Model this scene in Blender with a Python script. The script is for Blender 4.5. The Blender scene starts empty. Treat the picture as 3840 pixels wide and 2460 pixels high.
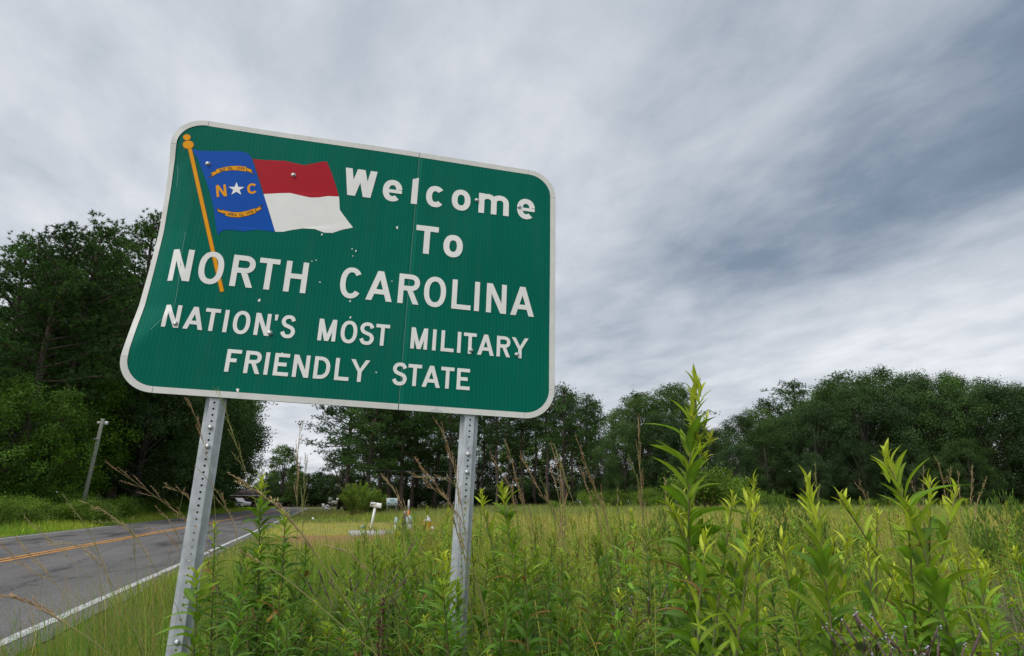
import bpy, math, random
import numpy as np
from mathutils import Vector, Matrix
from mathutils.geometry import tessellate_polygon

random.seed(11)
rng = np.random.default_rng(11)
SC = bpy.context.scene
COL = SC.collection
PI = math.pi
CAM_H = 1.12
FPX, CX, CY, YH = 2400.0, 1920.0, 1230.0, 1886.0      # focal length and horizon of the 3840 x 2460 photograph
PITCH = math.atan((YH - CY) / FPX)

# ------------------------------------------------------------------ camera
cd = bpy.data.cameras.new('camera')
cam = bpy.data.objects.new('camera', cd)
COL.objects.link(cam)
cam.location = (0, 0, CAM_H)
cam.rotation_euler = (PI / 2 + PITCH, 0, 0)
cd.sensor_width = 36.0
cd.lens = FPX / 3840.0 * 36.0
cd.clip_start = 0.05
cd.clip_end = 4000.0
SC.camera = cam

# ------------------------------------------------------------------ sky, sun, exposure
SUN_EL, SUN_AZ = math.radians(52), math.radians(222)   # high, behind the camera and a little to its left
world = bpy.data.worlds.new('World')
SC.world = world
world.use_nodes = True


def N(nt, kind, **kw):
    n = nt.nodes.new(kind)
    for k, v in kw.items():
        if k == 'inp':
            for i, val in v.items():
                n.inputs[i].default_value = val
        else:
            setattr(n, k, v)
    return n


def build_world():
    nt = world.node_tree
    nt.nodes.clear()
    L = nt.links.new

    def M(op, a, b=None, clamp=False):
        n = N(nt, 'ShaderNodeMath', operation=op, use_clamp=clamp)
        for i, v in enumerate((a, b)):
            if v is None:
                continue
            if isinstance(v, (int, float)):
                n.inputs[i].default_value = v
            else:
                L(v, n.inputs[i])
        return n.outputs[0]
    tc = N(nt, 'ShaderNodeTexCoord')
    sep = N(nt, 'ShaderNodeSeparateXYZ')
    L(tc.outputs['Generated'], sep.inputs[0])
    zp = M('MAXIMUM', sep.outputs[2], 0.0)
    zz = M('ADD', zp, 0.12)
    px = M('DIVIDE', sep.outputs[0], zz)
    py = M('DIVIDE', sep.outputs[1], zz)
    a = math.radians(20)
    across = M('ADD', M('MULTIPLY', px, math.cos(a)), M('MULTIPLY', py, math.sin(a)))
    along = M('ADD', M('MULTIPLY', px, -math.sin(a)), M('MULTIPLY', py, math.cos(a)))

    def noise(sa, sl, ox, oy, detail, rough, dist):
        c = N(nt, 'ShaderNodeCombineXYZ')
        L(M('ADD', M('MULTIPLY', across, sa), ox), c.inputs[0])
        L(M('ADD', M('MULTIPLY', along, sl), oy), c.inputs[1])
        n = N(nt, 'ShaderNodeTexNoise', inp={'Scale': 1.0, 'Detail': detail, 'Roughness': rough, 'Distortion': dist})
        L(c.outputs[0], n.inputs['Vector'])
        return n.outputs[0]
    n1 = noise(1.5, 1.0, 3.1, 7.7, 7.0, 0.50, 0.15)
    n2 = noise(0.75, 0.35, 11.3, 2.2, 3.0, 0.5, 0.3)
    n3 = noise(4.6, 2.9, 1.3, 4.2, 10.0, 0.58, 0.2)
    # a long dark cloud bank crossing the sky along the road's direction
    d = M('DIVIDE', M('SUBTRACT', M('ADD', across, M('MULTIPLY', M('SUBTRACT', n2, 0.5), 0.9)), 1.36), 0.52)
    bank = M('POWER', 2.71828, M('MULTIPLY', M('MULTIPLY', d, d), -1.0))
    bank = M('MULTIPLY', bank, M('MAXIMUM', M('MINIMUM', M('SUBTRACT', 1.30, M('MULTIPLY', along, 0.40)), 1.0), 0.30))
    v = M('ADD', M('MULTIPLY', M('SUBTRACT', n1, 0.5), 0.66), M('MULTIPLY', M('SUBTRACT', n3, 0.5), 0.60))
    v = M('ADD', v, M('MULTIPLY', M('SUBTRACT', n2, 0.5), 0.35))
    v = M('SUBTRACT', M('ADD', v, 0.77), M('MULTIPLY', bank, 0.60), clamp=False)
    # thinner, brighter cloud low over the horizon
    low = M('POWER', M('SUBTRACT', 1.0, zp), 7.0)
    v = M('ADD', v, M('MULTIPLY', low, 0.05))
    ramp = N(nt, 'ShaderNodeValToRGB')
    L(v, ramp.inputs[0])
    cr = ramp.color_ramp
    cr.elements[0].position = 0.0
    cr.elements[0].color = (0.110, 0.145, 0.200, 1)
    cr.elements[1].position = 1.0
    cr.elements[1].color = (0.65, 0.665, 0.69, 1)
    for p, c in ((0.25, (0.175, 0.220, 0.285)), (0.5, (0.335, 0.375, 0.430)), (0.75, (0.49, 0.515, 0.56))):
        e = cr.elements.new(p)
        e.color = c + (1,)
    sky = N(nt, 'ShaderNodeTexSky', sky_type='NISHITA', sun_disc=False)
    sky.sun_elevation = SUN_EL
    sky.sun_rotation = SUN_AZ
    sky.air_density = 1.0
    sky.dust_density = 2.0
    sm = N(nt, 'ShaderNodeMix', data_type='RGBA', blend_type='MULTIPLY')
    sm.inputs[0].default_value = 1.0
    L(sky.outputs[0], sm.inputs[6])
    sm.inputs[7].default_value = (0.08, 0.08, 0.08, 1)
    mix = N(nt, 'ShaderNodeMix', data_type='RGBA')
    mix.inputs[0].default_value = 0.93           # cloud cover
    L(sm.outputs[2], mix.inputs[6])
    L(ramp.outputs[0], mix.inputs[7])
    bg = N(nt, 'ShaderNodeBackground')
    L(mix.outputs[2], bg.inputs[0])
    bg.inputs[1].default_value = 1.0
    out = N(nt, 'ShaderNodeOutputWorld')
    L(bg.outputs[0], out.inputs[0])


build_world()
sl = bpy.data.lights.new('sun', 'SUN')
sl.energy = 1.5
sl.angle = math.radians(40)
sl.color = (1.0, 0.965, 0.91)
sun = bpy.data.objects.new('sun', sl)
COL.objects.link(sun)
sun.rotation_euler = Vector((-math.sin(SUN_AZ) * math.cos(SUN_EL), -math.cos(SUN_AZ) * math.cos(SUN_EL), -math.sin(SUN_EL))).to_track_quat('-Z', 'Y').to_euler()
sun.location = (0, -5, 30)
vs = SC.view_settings
vs.view_transform = 'Standard'
vs.look = 'None'
vs.gamma = 1.0
vs.exposure = 0.45
vs.use_curve_mapping = False
SC.cycles.use_denoising = True
SC.cycles.max_bounces = 8
SC.cycles.transparent_max_bounces = 8


# ------------------------------------------------------------------ helpers: pixels, meshes, materials, tags
def ray(px, py):
    u = (CY - py) / FPX
    c, s = math.cos(PITCH), math.sin(PITCH)
    return Vector(((px - CX) / FPX, c - u * s, s + u * c))


def at(px, py, Y):
    """point of the photograph's pixel at depth Y metres"""
    d = ray(px, py)
    return Vector((0, 0, CAM_H)) + d * (Y / d.y)


def gx(px, Y):
    return at(px, YH, Y).x


RA = math.radians(16.2)                      # the road runs 16 degrees to the left of the view
RN = (math.cos(RA), math.sin(RA))            # across the road, to the right
RD = (-math.sin(RA), math.cos(RA))           # along the road


def road_s(x, y):
    return RN[0] * x + RN[1] * y


def road_pt(s, t, z=0.0):
    return Vector((RN[0] * s + RD[0] * t, RN[1] * s + RD[1] * t, z))


def smooth(a, b, x):
    t = np.clip((x - a) / (b - a), 0, 1)
    return t * t * (3 - 2 * t)


def terrain(x, y):
    """height of the ground: flat by the road, the field rising a little towards the wood"""
    x = np.asarray(x, float)
    y = np.asarray(y, float)
    s = RN[0] * x + RN[1] * y
    z = 0.62 * smooth(6, 24, s) * smooth(18, 62, y)
    z = z + 0.04 * np.sin(x * 0.9 + 1.3) * np.sin(y * 0.7) * smooth(-1.5, 1.5, s)
    z = z + 0.35 * smooth(-11.0, -16.0, s) * smooth(15, 30, y)
    z = z - 0.03 * (1 - smooth(-2.6, -2.2, s)) * smooth(-10.0, -9.8, s)
    return z


def tz(x, y):
    return float(terrain(x, y))


def mesh_np(name, V, T, C=None, sm=False):
    V = np.ascontiguousarray(V, np.float32)
    T = np.ascontiguousarray(T, np.int32)
    me = bpy.data.meshes.new(name)
    me.vertices.add(len(V))
    me.vertices.foreach_set('co', V.ravel())
    me.loops.add(T.size)
    me.loops.foreach_set('vertex_index', T.ravel())
    me.polygons.add(len(T))
    me.polygons.foreach_set('loop_start', np.arange(0, T.size, 3, dtype=np.int32))
    if sm:
        me.polygons.foreach_set('use_smooth', np.ones(len(T), bool))
    if C is not None:
        C = np.asarray(C, np.float32)
        if C.shape[1] == 3:
            C = np.concatenate([C, np.ones((len(C), 1), np.float32)], 1)
        a = me.attributes.new('Col', 'FLOAT_COLOR', 'POINT')
        a.data.foreach_set('color', np.ascontiguousarray(C).ravel())
    me.update(calc_edges=True)
    return me


def weld(V, T):
    key = np.round(V * 20000).astype(np.int64)
    _, first, inv = np.unique(key, axis=0, return_index=True, return_inverse=True)
    T = inv.ravel()[np.asarray(T)]
    ok = (T[:, 0] != T[:, 1]) & (T[:, 1] != T[:, 2]) & (T[:, 0] != T[:, 2])
    return V[first], T[ok]


class MB:
    """collects shapes that become one mesh"""

    def __init__(self):
        self.V, self.T, self.C, self.n = [], [], [], 0

    def add(self, V, T, col=None):
        V = np.asarray(V, float).reshape(-1, 3)
        T = np.asarray(T, int).reshape(-1, 3)
        self.V.append(V)
        self.T.append(T + self.n)
        c = np.ones((len(V), 3)) if col is None else (np.tile(col, (len(V), 1)) if np.ndim(col) == 1 else np.asarray(col))
        self.C.append(c)
        self.n += len(V)
        return self

    def box(self, c, s, m=None, col=None):
        x, y, z = s[0] / 2, s[1] / 2, s[2] / 2
        V = np.array([[i * x, j * y, k * z] for i in (-1, 1) for j in (-1, 1) for k in (-1, 1)])
        if m is not None:
            V = V @ np.array(m.to_3x3()).T
        T = [(0, 1, 3), (0, 3, 2), (4, 6, 7), (4, 7, 5), (0, 4, 5), (0, 5, 1), (2, 3, 7), (2, 7, 6), (0, 2, 6), (0, 6, 4), (1, 5, 7), (1, 7, 3)]
        return self.add(V + np.array(c), T, col)

    def tube(self, P, rad, n=6, col=None, cap=True):
        P = np.asarray(P, float)
        k = len(P)
        rad = np.broadcast_to(np.asarray(rad, float), (k,))
        d = np.gradient(P, axis=0)
        d /= np.linalg.norm(d, axis=1)[:, None] + 1e-9
        ref = np.array([1, 0, 0]) if abs(d[0][0]) < 0.8 else np.array([0, 1, 0])
        V = []
        for i in range(k):
            a = np.cross(d[i], ref)
            a /= np.linalg.norm(a) + 1e-9
            b = np.cross(d[i], a)
            th = np.arange(n) * 2 * PI / n
            V.append(P[i] + rad[i] * (np.cos(th)[:, None] * a + np.sin(th)[:, None] * b))
        V = np.concatenate(V)
        T = []
        for i in range(k - 1):
            for j in range(n):
                q = (j + 1) % n
                T += [(i * n + j, i * n + q, (i + 1) * n + q), (i * n + j, (i + 1) * n + q, (i + 1) * n + j)]
        if cap:
            V = np.concatenate([V, P[:1], P[-1:]])
            for j in range(n):
                q = (j + 1) % n
                T += [(k * n, q, j), (k * n + 1, (k - 1) * n + j, (k - 1) * n + q)]
        return self.add(V, T, col)

    def lathe(self, prof, n=12, c=(0, 0, 0), m=None, col=None):
        V, T = [], []
        for r, z in prof:
            for j in range(n):
                V.append((r * math.cos(2 * PI * j / n), r * math.sin(2 * PI * j / n), z))
        for i in range(len(prof) - 1):
            for j in range(n):
                q = (j + 1) % n
                T += [(i * n + j, i * n + q, (i + 1) * n + q), (i * n + j, (i + 1) * n + q, (i + 1) * n + j)]
        V = np.array(V)
        if m is not None:
            V = V @ np.array(m.to_3x3()).T
        return self.add(V + np.array(c), T, col)

    def prism(self, poly, y0, y1, col=None):
        """polygon in x, z given a thickness along y"""
        tri = tessellate_polygon([[Vector((p[0], p[1], 0)) for p in poly]])
        n = len(poly)
        V = [(p[0], y0, p[1]) for p in poly] + [(p[0], y1, p[1]) for p in poly]
        T = [t for t in tri] + [(t[0] + n, t[2] + n, t[1] + n) for t in tri]
        for i in range(n):
            j = (i + 1) % n
            T += [(i, j, j + n), (i, j + n, i + n)]
        return self.add(V, T, col)

    def arrays(self):
        return np.concatenate(self.V), np.concatenate(self.T), np.concatenate(self.C)

    def build(self, name, mt, parent=None, sm=False, colors=False):
        V, T, C = self.arrays()
        return obj(name, mesh_np(name, V, T, C if colors else None, sm), mt, parent)


def obj(name, me, mt=None, parent=None):
    o = bpy.data.objects.new(name, me)
    if mt is not None and not me.materials:
        me.materials.append(mt)
    COL.objects.link(o)
    if parent is not None:
        o.parent = parent
    return o


def tag(o, label=None, cat=None, group=None, kind=None):
    for k, v in (('label', label), ('category', cat), ('group', group), ('kind', kind)):
        if v:
            o[k] = v
    return o


def thing(name, label, cat, loc=(0, 0, 0), rz=0.0, group=None):
    o = bpy.data.objects.new(name, None)
    o.empty_display_size = 0.1
    COL.objects.link(o)
    o.location = loc
    o.rotation_euler = (0, 0, rz)
    return tag(o, label, cat, group)


def copy_tree(o, parent=None):
    c = o.copy()
    COL.objects.link(c)
    c.parent = parent
    for ch in list(o.children):
        copy_tree(ch, c)
    return c


def mat(name, col, rough=0.6, metal=0.0, var=0.0, scale=5.0, bump=0.0, bscale=40.0, col2=None, spec=0.5, obj_coords=True):
    """plain surface with an uneven tone: two colours mixed by noise, and fine relief"""
    m = bpy.data.materials.new(name)
    m.use_nodes = True
    nt = m.node_tree
    b = nt.nodes['Principled BSDF']
    b.inputs['Base Color'].default_value = (*col, 1)
    b.inputs['Roughness'].default_value = rough
    b.inputs['Metallic'].default_value = metal
    b.inputs['Specular IOR Level'].default_value = spec
    tc = N(nt, 'ShaderNodeTexCoord')
    src = tc.outputs['Object' if obj_coords else 'Generated']
    if var > 0 or col2 is not None:
        c2 = col2 if col2 is not None else tuple(max(0, c * (1 - var)) for c in col)
        c1 = col if col2 is not None else tuple(min(1, c * (1 + var)) for c in col)
        n = N(nt, 'ShaderNodeTexNoise', inp={'Scale': scale, 'Detail': 6.0, 'Roughness': 0.6})
        nt.links.new(src, n.inputs['Vector'])
        mr = N(nt, 'ShaderNodeMapRange', inp={1: 0.3, 2: 0.7})
        nt.links.new(n.outputs[0], mr.inputs[0])
        mx = N(nt, 'ShaderNodeMix', data_type='RGBA')
        mx.inputs[6].default_value = (*c1, 1)
        mx.inputs[7].default_value = (*c2, 1)
        nt.links.new(mr.outputs[0], mx.inputs[0])
        nt.links.new(mx.outputs[2], b.inputs['Base Color'])
    if bump > 0:
        n = N(nt, 'ShaderNodeTexNoise', inp={'Scale': bscale, 'Detail': 4.0})
        nt.links.new(src, n.inputs['Vector'])
        bp = N(nt, 'ShaderNodeBump', inp={'Strength': bump, 'Distance': 0.01})
        nt.links.new(n.outputs[0], bp.inputs['Height'])
        nt.links.new(bp.outputs[0], b.inputs['Normal'])
    return m


def leafmat(name, tint=(1, 1, 1), trans=0.3, rough=0.5, spec=0.35, vein=False):
    """leaf: own colour from the mesh, partly translucent"""
    m = bpy.data.materials.new(name)
    m.use_nodes = True
    nt = m.node_tree
    b = nt.nodes['Principled BSDF']
    out = nt.nodes['Material Output']
    at_ = N(nt, 'ShaderNodeAttribute', attribute_name='Col')
    mu = N(nt, 'ShaderNodeMix', data_type='RGBA', blend_type='MULTIPLY')
    mu.inputs[0].default_value = 1.0
    nt.links.new(at_.outputs[0], mu.inputs[6])
    oi = N(nt, 'ShaderNodeObjectInfo')
    hs = N(nt, 'ShaderNodeHueSaturation')
    mr = N(nt, 'ShaderNodeMapRange', inp={3: 0.74, 4: 1.26})
    nt.links.new(oi.outputs['Random'], mr.inputs[0])
    nt.links.new(mr.outputs[0], hs.inputs['Value'])
    hs.inputs['Color'].default_value = (*tint, 1)
    nt.links.new(hs.outputs[0], mu.inputs[7])
    nt.links.new(mu.outputs[2], b.inputs['Base Color'])
    b.inputs['Roughness'].default_value = rough
    b.inputs['Specular IOR Level'].default_value = spec
    tr = N(nt, 'ShaderNodeBsdfTranslucent')
    br = N(nt, 'ShaderNodeMix', data_type='RGBA', blend_type='MULTIPLY')
    br.inputs[0].default_value = 1.0
    nt.links.new(mu.outputs[2], br.inputs[6])
    br.inputs[7].default_value = (1.5, 1.6, 0.7, 1)
    nt.links.new(br.outputs[2], tr.inputs[0])
    ms = N(nt, 'ShaderNodeMixShader')
    ms.inputs[0].default_value = trans
    nt.links.new(b.outputs[0], ms.inputs[1])
    nt.links.new(tr.outputs[0], ms.inputs[2])
    nt.links.new(ms.outputs[0], out.inputs[0])
    return m


# ------------------------------------------------------------------ the setting: ground, road, markings
def road_path(s, t):
    """offset s, distance t along the road: straight for 140 m, then bending left"""
    if t <= 140:
        return s, t
    r, a = 150.0, (t - 140) / 150.0
    return -6.1 - r + (r + 6.1 + s) * math.cos(a), 140 + (r + 6.1 + s) * math.sin(a)


def lawn_mask(x, y):
    s, t = RN[0] * x + RN[1] * y, RD[0] * x + RD[1] * y
    return smooth(-2.3, -1.6, s) * (1 - smooth(3.4, 4.6, s + 0.6 * np.sin(t * 0.5))) * smooth(22.5, 25.5, t) * (1 - smooth(38, 44, t))


def brown_mask(x, y):
    s, t = RN[0] * x + RN[1] * y, RD[0] * x + RD[1] * y
    return smooth(-1.5, -0.4, s) * (1 - smooth(4.2, 5.8, s)) * smooth(17, 19.5, t) * (1 - smooth(24.5, 26.0, t))


def make_ground():
    S = np.concatenate([[-1500, -700, -300, -160, -90, -60, -45, -34], np.arange(-28, -11, 1.5), np.arange(-11.2, -9.5, 0.1), [-8, -6, -4],
                        np.arange(-2.8, -1.0, 0.1), np.arange(-1, 12, 0.5), np.arange(12, 40, 2.0), [45, 55, 70, 90, 130, 200, 350, 700, 1500]])
    Tt = np.concatenate([[-60, -30, -15, -8, -4], np.arange(-2, 30, 0.5), np.arange(30, 100, 2.0), [105, 112, 120, 130, 145, 165, 190, 230, 300, 450, 800, 1800]])
    ss, tt = np.meshgrid(S, Tt, indexing='ij')
    x = RN[0] * ss + RD[0] * tt
    y = RN[1] * ss + RD[1] * tt
    z = terrain(x, y)
    V = np.stack([ss, tt, z], -1).reshape(-1, 3)
    a, b = len(S), len(Tt)
    i, j = np.meshgrid(np.arange(a - 1), np.arange(b - 1), indexing='ij')
    k = (i * b + j).ravel()
    T = np.concatenate([np.stack([k, k + b, k + b + 1], 1), np.stack([k, k + b + 1, k + 1], 1)])
    m = mat('soil_and_thatch', (1.0, 1.0, 1.0), 0.95, col2=(1.35, 1.05, 1.2), scale=1.3, bump=0.6, bscale=14.0, spec=0.1)
    nt = m.node_tree
    at_ = N(nt, 'ShaderNodeAttribute', attribute_name='Col')
    mu = N(nt, 'ShaderNodeMix', data_type='RGBA', blend_type='MULTIPLY')
    mu.inputs[0].default_value = 1.0
    src = nt.nodes['Principled BSDF'].inputs['Base Color'].links[0].from_socket
    nt.links.new(src, mu.inputs[6])
    nt.links.new(at_.outputs[0], mu.inputs[7])
    nt.links.new(mu.outputs[2], nt.nodes['Principled BSDF'].inputs['Base Color'])
    l, b_ = lawn_mask(x, y)[..., None], brown_mask(x, y)[..., None]
    C = np.array((0.095, 0.105, 0.035)) * (1 - l) + np.array((0.235, 0.245, 0.070)) * l
    C = C * (1 - b_) + np.array((0.240, 0.165, 0.085)) * b_
    o = obj('ground', mesh_np('ground', V, T, C.reshape(-1, 3), True), m)
    o.rotation_euler = (0, 0, RA)
    tag(o, kind='structure')


def asphalt():
    m = bpy.data.materials.new('asphalt')
    m.use_nodes = True
    nt = m.node_tree
    L = nt.links.new
    b = nt.nodes['Principled BSDF']
    b.inputs['Roughness'].default_value = 0.85
    b.inputs['Specular IOR Level'].default_value = 0.3
    tc = N(nt, 'ShaderNodeTexCoord')
    big = N(nt, 'ShaderNodeTexNoise', inp={'Scale': 0.9, 'Detail': 5.0, 'Roughness': 0.6})
    mp = N(nt, 'ShaderNodeMapping', inp={'Scale': (1.0, 0.22, 1.0)})
    L(tc.outputs['Object'], mp.inputs[0])
    L(mp.outputs[0], big.inputs['Vector'])
    fine = N(nt, 'ShaderNodeTexVoronoi', inp={'Scale': 70.0})
    L(tc.outputs['Object'], fine.inputs['Vector'])
    r = N(nt, 'ShaderNodeValToRGB')
    r.color_ramp.elements[0].position = 0.35
    r.color_ramp.elements[0].color = (0.040, 0.039, 0.041, 1)
    r.color_ramp.elements[1].position = 0.60
    r.color_ramp.elements[1].color = (0.142, 0.133, 0.128, 1)
    e = r.color_ramp.elements.new(0.46)
    e.color = (0.108, 0.103, 0.100, 1)
    L(big.outputs[0], r.inputs[0])
    ag = N(nt, 'ShaderNodeMix', data_type='RGBA', blend_type='MULTIPLY')
    ag.inputs[0].default_value = 0.75
    L(r.outputs[0], ag.inputs[6])
    mr = N(nt, 'ShaderNodeMapRange', inp={1: 0.0, 2: 0.9, 3: 0.45, 4: 1.65})
    L(fine.outputs['Color'], mr.inputs[0])
    L(mr.outputs[0], ag.inputs[7])
    # cracks
    vo = N(nt, 'ShaderNodeTexVoronoi', feature='DISTANCE_TO_EDGE', inp={'Scale': 0.55})
    dn = N(nt, 'ShaderNodeTexNoise', inp={'Scale': 2.5, 'Detail': 4.0})
    L(tc.outputs['Object'], dn.inputs['Vector'])
    ad = N(nt, 'ShaderNodeMix', data_type='RGBA', blend_type='ADD')
    ad.inputs[0].default_value = 0.5
    L(mp.outputs[0], ad.inputs[6])
    L(dn.outputs['Color'], ad.inputs[7])
    L(ad.outputs[2], vo.inputs['Vector'])
    cm = N(nt, 'ShaderNodeMapRange', inp={1: 0.0, 2: 0.016, 3: 0.30, 4: 1.0})
    L(vo.outputs[0], cm.inputs[0])
    ck = N(nt, 'ShaderNodeMix', data_type='RGBA', blend_type='MULTIPLY')
    ck.inputs[0].default_value = 0.8
    L(ag.outputs[2], ck.inputs[6])
    L(cm.outputs[0], ck.inputs[7])
    L(ck.outputs[2], b.inputs['Base Color'])
    bp = N(nt, 'ShaderNodeBump', inp={'Strength': 0.5, 'Distance': 0.006})
    L(fine.outputs['Distance'], bp.inputs['Height'])
    L(bp.outputs[0], b.inputs['Normal'])
    return m


def paint(name, col):
    """worn traffic paint: asphalt shows through where noise has chipped it"""
    m = mat(name, col, 0.7)
    nt = m.node_tree
    b = nt.nodes['Principled BSDF']
    tc = [n for n in nt.nodes if n.type == 'TEX_COORD'][0]
    n = N(nt, 'ShaderNodeTexNoise', inp={'Scale': 22.0, 'Detail': 8.0, 'Roughness': 0.7})
    nt.links.new(tc.outputs['Object'], n.inputs['Vector'])
    mr = N(nt, 'ShaderNodeMapRange', inp={1: 0.46, 2: 0.57})
    nt.links.new(n.outputs[0], mr.inputs[0])
    mx = N(nt, 'ShaderNodeMix', data_type='RGBA')
    mx.inputs[6].default_value = (*col, 1)
    mx.inputs[7].default_value = (*(c * 0.45 + 0.03 for c in col), 1)
    nt.links.new(mr.outputs[0], mx.inputs[0])
    nt.links.new(mx.outputs[2], b.inputs['Base Color'])
    return m


def road_sheet(name, s0, s1, z, mt, ragged=0.0, cols=1, parent=None):
    Tt = np.concatenate([np.arange(-30, 0, 3.0), np.arange(0, 60, 0.25 if ragged else 2.0), np.arange(60, 140, 4.0), np.arange(140, 330, 5.0)])
    V, T = [], []
    w = cols + 1
    for t in Tt:
        for k in range(w):
            s = s0 + (s1 - s0) * k / cols
            if ragged and k in (0, cols):
                s += rng.normal(0, ragged)
            a, b = road_path(s, t)
            V.append((a, b, z))
    for i in range(len(Tt) - 1):
        for k in range(cols):
            q = i * w + k
            T += [(q, q + 1, q + w + 1), (q, q + w + 1, q + w)]
    o = obj(name, mesh_np(name, V, T), mt, parent)
    if parent is None:
        o.rotation_euler = (0, 0, RA)
    return o


make_ground()
A_MAT = asphalt()
road = road_sheet('road', -10.12, -2.12, 0.010, A_MAT, 0.012, 6)
tag(road, kind='structure')
P_WHITE = paint('white_road_paint', (0.60, 0.61, 0.60))
P_YEL = paint('yellow_road_paint', (0.74, 0.32, 0.028))
road_sheet('edge_line', -2.475, -2.355, 0.016, P_WHITE, 0.006, 1, road)
road_sheet('edge_line', -9.785, -9.68, 0.016, P_WHITE, 0.006, 1, road)
road_sheet('centre_line', -6.17, -6.06, 0.016, P_YEL, 0.008, 1, road)
road_sheet('centre_line', -5.93, -5.82, 0.016, P_YEL, 0.008, 1, road)


# ------------------------------------------------------------------ the welcome sign
SW, SH, SR, SEAM = 1.8288, 1.2966, 0.1417, 0.2085
SIGN_C = Vector((-0.6799, 2.7619, 1.0438 + CAM_H))
SIGN_R = Matrix.Rotation(0.2288, 3, 'Z') @ Matrix.Rotation(-0.0525, 3, 'X') @ Matrix.Rotation(0.0379, 3, 'Y')
BASE_V = -2.17                                    # the posts' foot, in the sign's own height


def sign_uv(px, py, off=0.0):
    d = SIGN_R.transposed() @ ray(px, py)
    o = SIGN_R.transposed() @ (Vector((0, 0, CAM_H)) - SIGN_C)
    t = (off - o.y) / d.y
    p = o + d * t
    return p.x, p.z


CR_V = [-0.50, -0.384, -0.276, 0.07, 0.29, 0.43, 0.52]
CR_U = [-0.905, -0.826, -0.754, -0.772, -0.812, -0.835, -0.88]
AN_V = [-0.53, -0.47, -0.384, -0.276, -0.12, -0.01, 0.10, 0.30, 0.43, 0.50, 0.56]
AN_A = [0.10, 0.26, 0.29, 0.32, 0.40, 0.44, 0.48, 0.48, 0.38, 0.30, 0.15]


def bend(u, v, y):
    """the dented left side: folded back along a crease"""
    u = np.asarray(u, float)
    v = np.asarray(v, float)
    cr = np.interp(v, CR_V, CR_U)
    a = np.interp(v, AN_V, AN_A)
    d = np.clip(cr - u, 0, None)
    wob = 0.0035 * np.sin(u * 5.1 + 1.0) * np.sin(v * 6.3 + 0.4)
    return np.stack([u + d * (1 - np.cos(a)) - y * 0, y + d * np.sin(a) + wob, v - BASE_V], -1)


def sign_part(name, polys, y, mt, parent, step=0.0):
    """flat pieces (2-D triangles) laid on the dented sheet at depth y"""
    V, T, n = [], [], 0
    for k, (P, tri) in enumerate(polys):
        P = np.asarray(P, float)
        V.append(bend(P[:, 0], P[:, 1], y - 0.00012 * k))
        T.append(np.asarray(tri) + n)
        n += len(P)
    return obj(name, mesh_np(name, np.concatenate(V), np.concatenate(T)), mt, parent)


def poly2(pts):
    tri = tessellate_polygon([[Vector((p[0], p[1], 0)) for p in pts]])
    # every triangle faces the viewer (towards -y)
    out = []
    for a, b, c in tri:
        A, B, Cc = pts[a], pts[b], pts[c]
        area = (B[0] - A[0]) * (Cc[1] - A[1]) - (B[1] - A[1]) * (Cc[0] - A[0])
        out.append((a, b, c) if area > 0 else (a, c, b))
    return np.array(pts, float), out


def quad2(a, b, c, d, n=5):
    """quad with bottom a-b and top d-c, split along its height"""
    P, T = [], []
    for i in range(n + 1):
        f = i / n
        P.append((a[0] + (d[0] - a[0]) * f, a[1] + (d[1] - a[1]) * f))
        P.append((b[0] + (c[0] - b[0]) * f, b[1] + (c[1] - b[1]) * f))
    for i in range(n):
        q = 2 * i
        T += [(q, q + 1, q + 3), (q, q + 3, q + 2)]
    return np.array(P), T


def ribbon2(pts, w, closed=False):
    P = np.asarray(pts, float)
    n = len(P)
    if closed:
        d = np.roll(P, -1, 0) - np.roll(P, 1, 0)
    else:
        d = np.gradient(P, axis=0)
    d /= np.linalg.norm(d, axis=1)[:, None]
    nn = np.stack([-d[:, 1], d[:, 0]], 1) * w / 2
    V = np.concatenate([P + nn, P - nn])
    T = []
    for i in range(n if closed else n - 1):
        j = (i + 1) % n
        T += [(i, i + n, j + n), (i, j + n, j)]
    return V, T


def sup(cx, cy, rx, ry, a0, a1, n=28, e=2.25):
    t = np.radians(np.linspace(a0, a1, n))
    c, s = np.cos(t), np.sin(t)
    return np.stack([cx + rx * np.sign(c) * np.abs(c) ** (2 / e), cy + ry * np.sign(s) * np.abs(s) ** (2 / e)], 1)


def spline(pts, n=6):
    P = np.asarray(pts, float)
    P = np.concatenate([[2 * P[0] - P[1]], P, [2 * P[-1] - P[-2]]])
    out = []
    for i in range(1, len(P) - 2):
        for k in range(n):
            t = k / n
            a, b, c, d = P[i - 1:i + 3]
            out.append(0.5 * (2 * b + (c - a) * t + (2 * a - 5 * b + 4 * c - d) * t * t + (3 * b - a - 3 * c + d) * t ** 3))
    out.append(P[-2])
    return np.array(out)


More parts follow.
